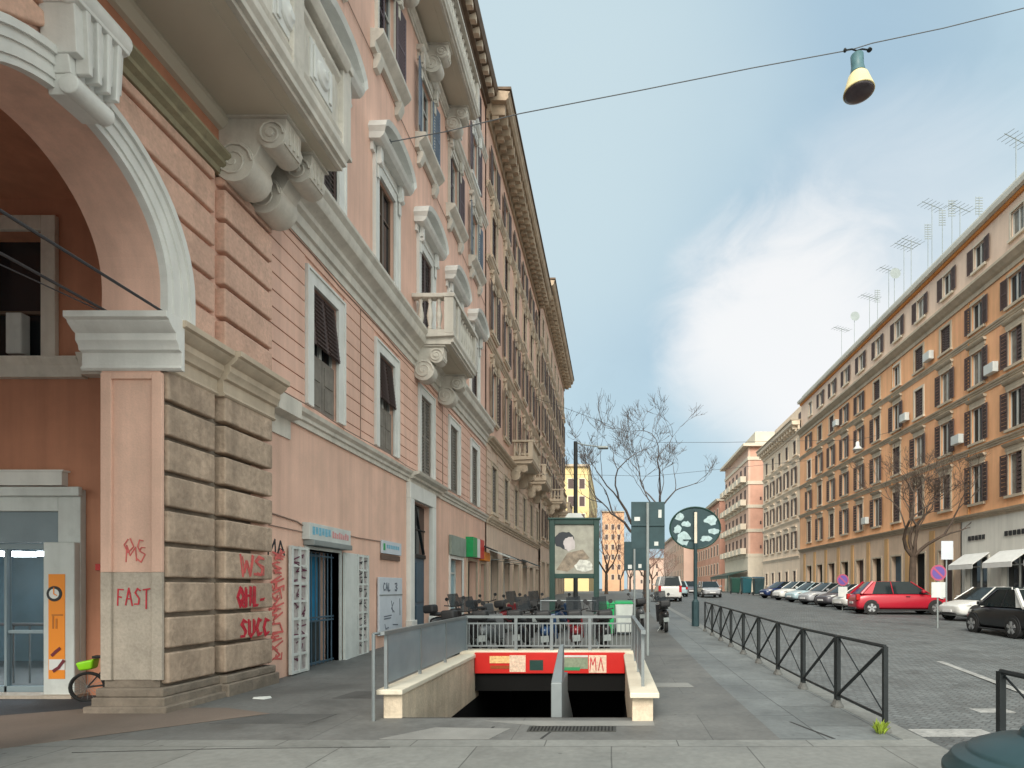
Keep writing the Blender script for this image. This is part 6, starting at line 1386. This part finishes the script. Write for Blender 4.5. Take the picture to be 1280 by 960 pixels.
out = N.new('ShaderNodeOutputWorld'); bg = N.new('ShaderNodeBackground'); L.new(bg.outputs[0], out.inputs[0]); bg.inputs[1].default_value = .1
sky = N.new('ShaderNodeTexSky'); sky.sky_type = 'NISHITA'; sky.sun_disc = False; sky.sun_elevation = R(SUN_EL); sky.sun_rotation = R(SUN_AZ)
tc = N.new('ShaderNodeTexCoord')
def cl(c, k=5.25): return (c[0] * k, c[1] * k, c[2] * k, 1)
mp = N.new('ShaderNodeMapping'); mp.inputs['Scale'].default_value = (1, 1, 1.7); L.new(tc.outputs['Generated'], mp.inputs[0])
n1 = N.new('ShaderNodeTexNoise'); n1.inputs['Scale'].default_value = 1.5; n1.inputs['Detail'].default_value = 5; n1.inputs['Roughness'].default_value = .5; n1.inputs['Distortion'].default_value = .3; L.new(mp.outputs[0], n1.inputs['Vector'])
cr = N.new('ShaderNodeValToRGB'); L.new(n1.outputs[0], cr.inputs[0]); e = cr.color_ramp.elements
e[0].position = .36; e[0].color = (*lin((168, 197, 213)), 1); e[1].position = .64; e[1].color = (*lin((190, 214, 224)), 1)
sc10 = N.new('ShaderNodeVectorMath'); sc10.operation = 'SCALE'; sc10.inputs['Scale'].default_value = 5.45; L.new(cr.outputs[0], sc10.inputs[0])
def glow(px, py, a, b, col, prev, k=1.0, dist=.25):
    d = Vector(((px - HX) / FP, 1, (HY - py) / FP)).normalized()
    dn = N.new('ShaderNodeVectorMath'); dn.operation = 'NORMALIZE'; L.new(tc.outputs['Generated'], dn.inputs[0])
    dot = N.new('ShaderNodeVectorMath'); dot.operation = 'DOT_PRODUCT'; dot.inputs[1].default_value = d; L.new(dn.outputs[0], dot.inputs[0])
    ad = N.new('ShaderNodeMath'); ad.operation = 'MULTIPLY_ADD'; ad.inputs[1].default_value = dist * .2; L.new(n3.outputs[0] if dist == .13 else n1.outputs[0], ad.inputs[0]); L.new(dot.outputs['Value'], ad.inputs[2])
    mr = N.new('ShaderNodeMapRange'); mr.interpolation_type = 'SMOOTHSTEP'; mr.inputs[1].default_value = a; mr.inputs[2].default_value = b; mr.inputs[3].default_value = 0; mr.inputs[4].default_value = k; L.new(ad.outputs[0], mr.inputs[0])
    mx = N.new('ShaderNodeMixRGB'); mx.inputs[2].default_value = cl(lin(col)); L.new(mr.outputs[0], mx.inputs[0]); L.new(prev, mx.inputs[1]); return mx.outputs[0]
n3 = N.new('ShaderNodeTexNoise'); n3.inputs['Scale'].default_value = 5.5; n3.inputs['Detail'].default_value = 9; n3.inputs['Roughness'].default_value = .6; n3.inputs['Distortion'].default_value = .8; L.new(mp.outputs[0], n3.inputs['Vector'])
r3 = N.new('ShaderNodeMapRange'); r3.inputs[1].default_value = .35; r3.inputs[2].default_value = .65; r3.inputs[3].default_value = .945; r3.inputs[4].default_value = 1.055; L.new(n3.outputs[0], r3.inputs[0])
s3 = N.new('ShaderNodeVectorMath'); s3.operation = 'SCALE'; L.new(sc10.outputs[0], s3.inputs[0]); L.new(r3.outputs[0], s3.inputs['Scale'])
cur = s3.outputs[0]
cur = glow(900, 190, .93, 1.02, (164, 193, 214), cur, .8)
cur = glow(640, 120, .93, 1.02, (203, 223, 230), cur, .95)
cur = glow(1110, 330, .983, 1.014, (232, 238, 241), cur, .55, .13)
cur = glow(985, 432, .988, 1.008, (246, 247, 247), cur, 1.0, .13)
cur = glow(780, 640, .98, 1.04, (186, 212, 224), cur, .8)
fin = N.new('ShaderNodeMixRGB'); fin.inputs[0].default_value = .95; L.new(sky.outputs[0], fin.inputs[1]); L.new(cur, fin.inputs[2]); sx = N.new('ShaderNodeSeparateXYZ'); L.new(tc.outputs['Generated'], sx.inputs[0])
back = N.new('ShaderNodeMapRange'); back.interpolation_type = 'SMOOTHSTEP'; back.inputs[1].default_value = .30; back.inputs[2].default_value = -.35; back.inputs[3].default_value = 0; back.inputs[4].default_value = 1; L.new(sx.outputs['Y'], back.inputs[0])
bcol = N.new('ShaderNodeMixRGB'); bcol.inputs[1].default_value = (1, 1, 1, 1); bcol.inputs[2].default_value = (3.3, 2.65, 2.15, 1); L.new(back.outputs[0], bcol.inputs[0])
bm2 = N.new('ShaderNodeVectorMath'); bm2.operation = 'MULTIPLY'; L.new(fin.outputs[0], bm2.inputs[0]); L.new(bcol.outputs[0], bm2.inputs[1]); L.new(bm2.outputs[0], bg.inputs[0])
vs = sc_.view_settings; vs.view_transform = 'Standard'; vs.look = 'None'; vs.gamma = 1; vs.use_curve_mapping = False; vs.exposure = 0.97
sc_.cycles.max_bounces = 5; sc_.cycles.diffuse_bounces = 3; sc_.cycles.glossy_bounces = 2; sc_.cycles.use_denoising = True
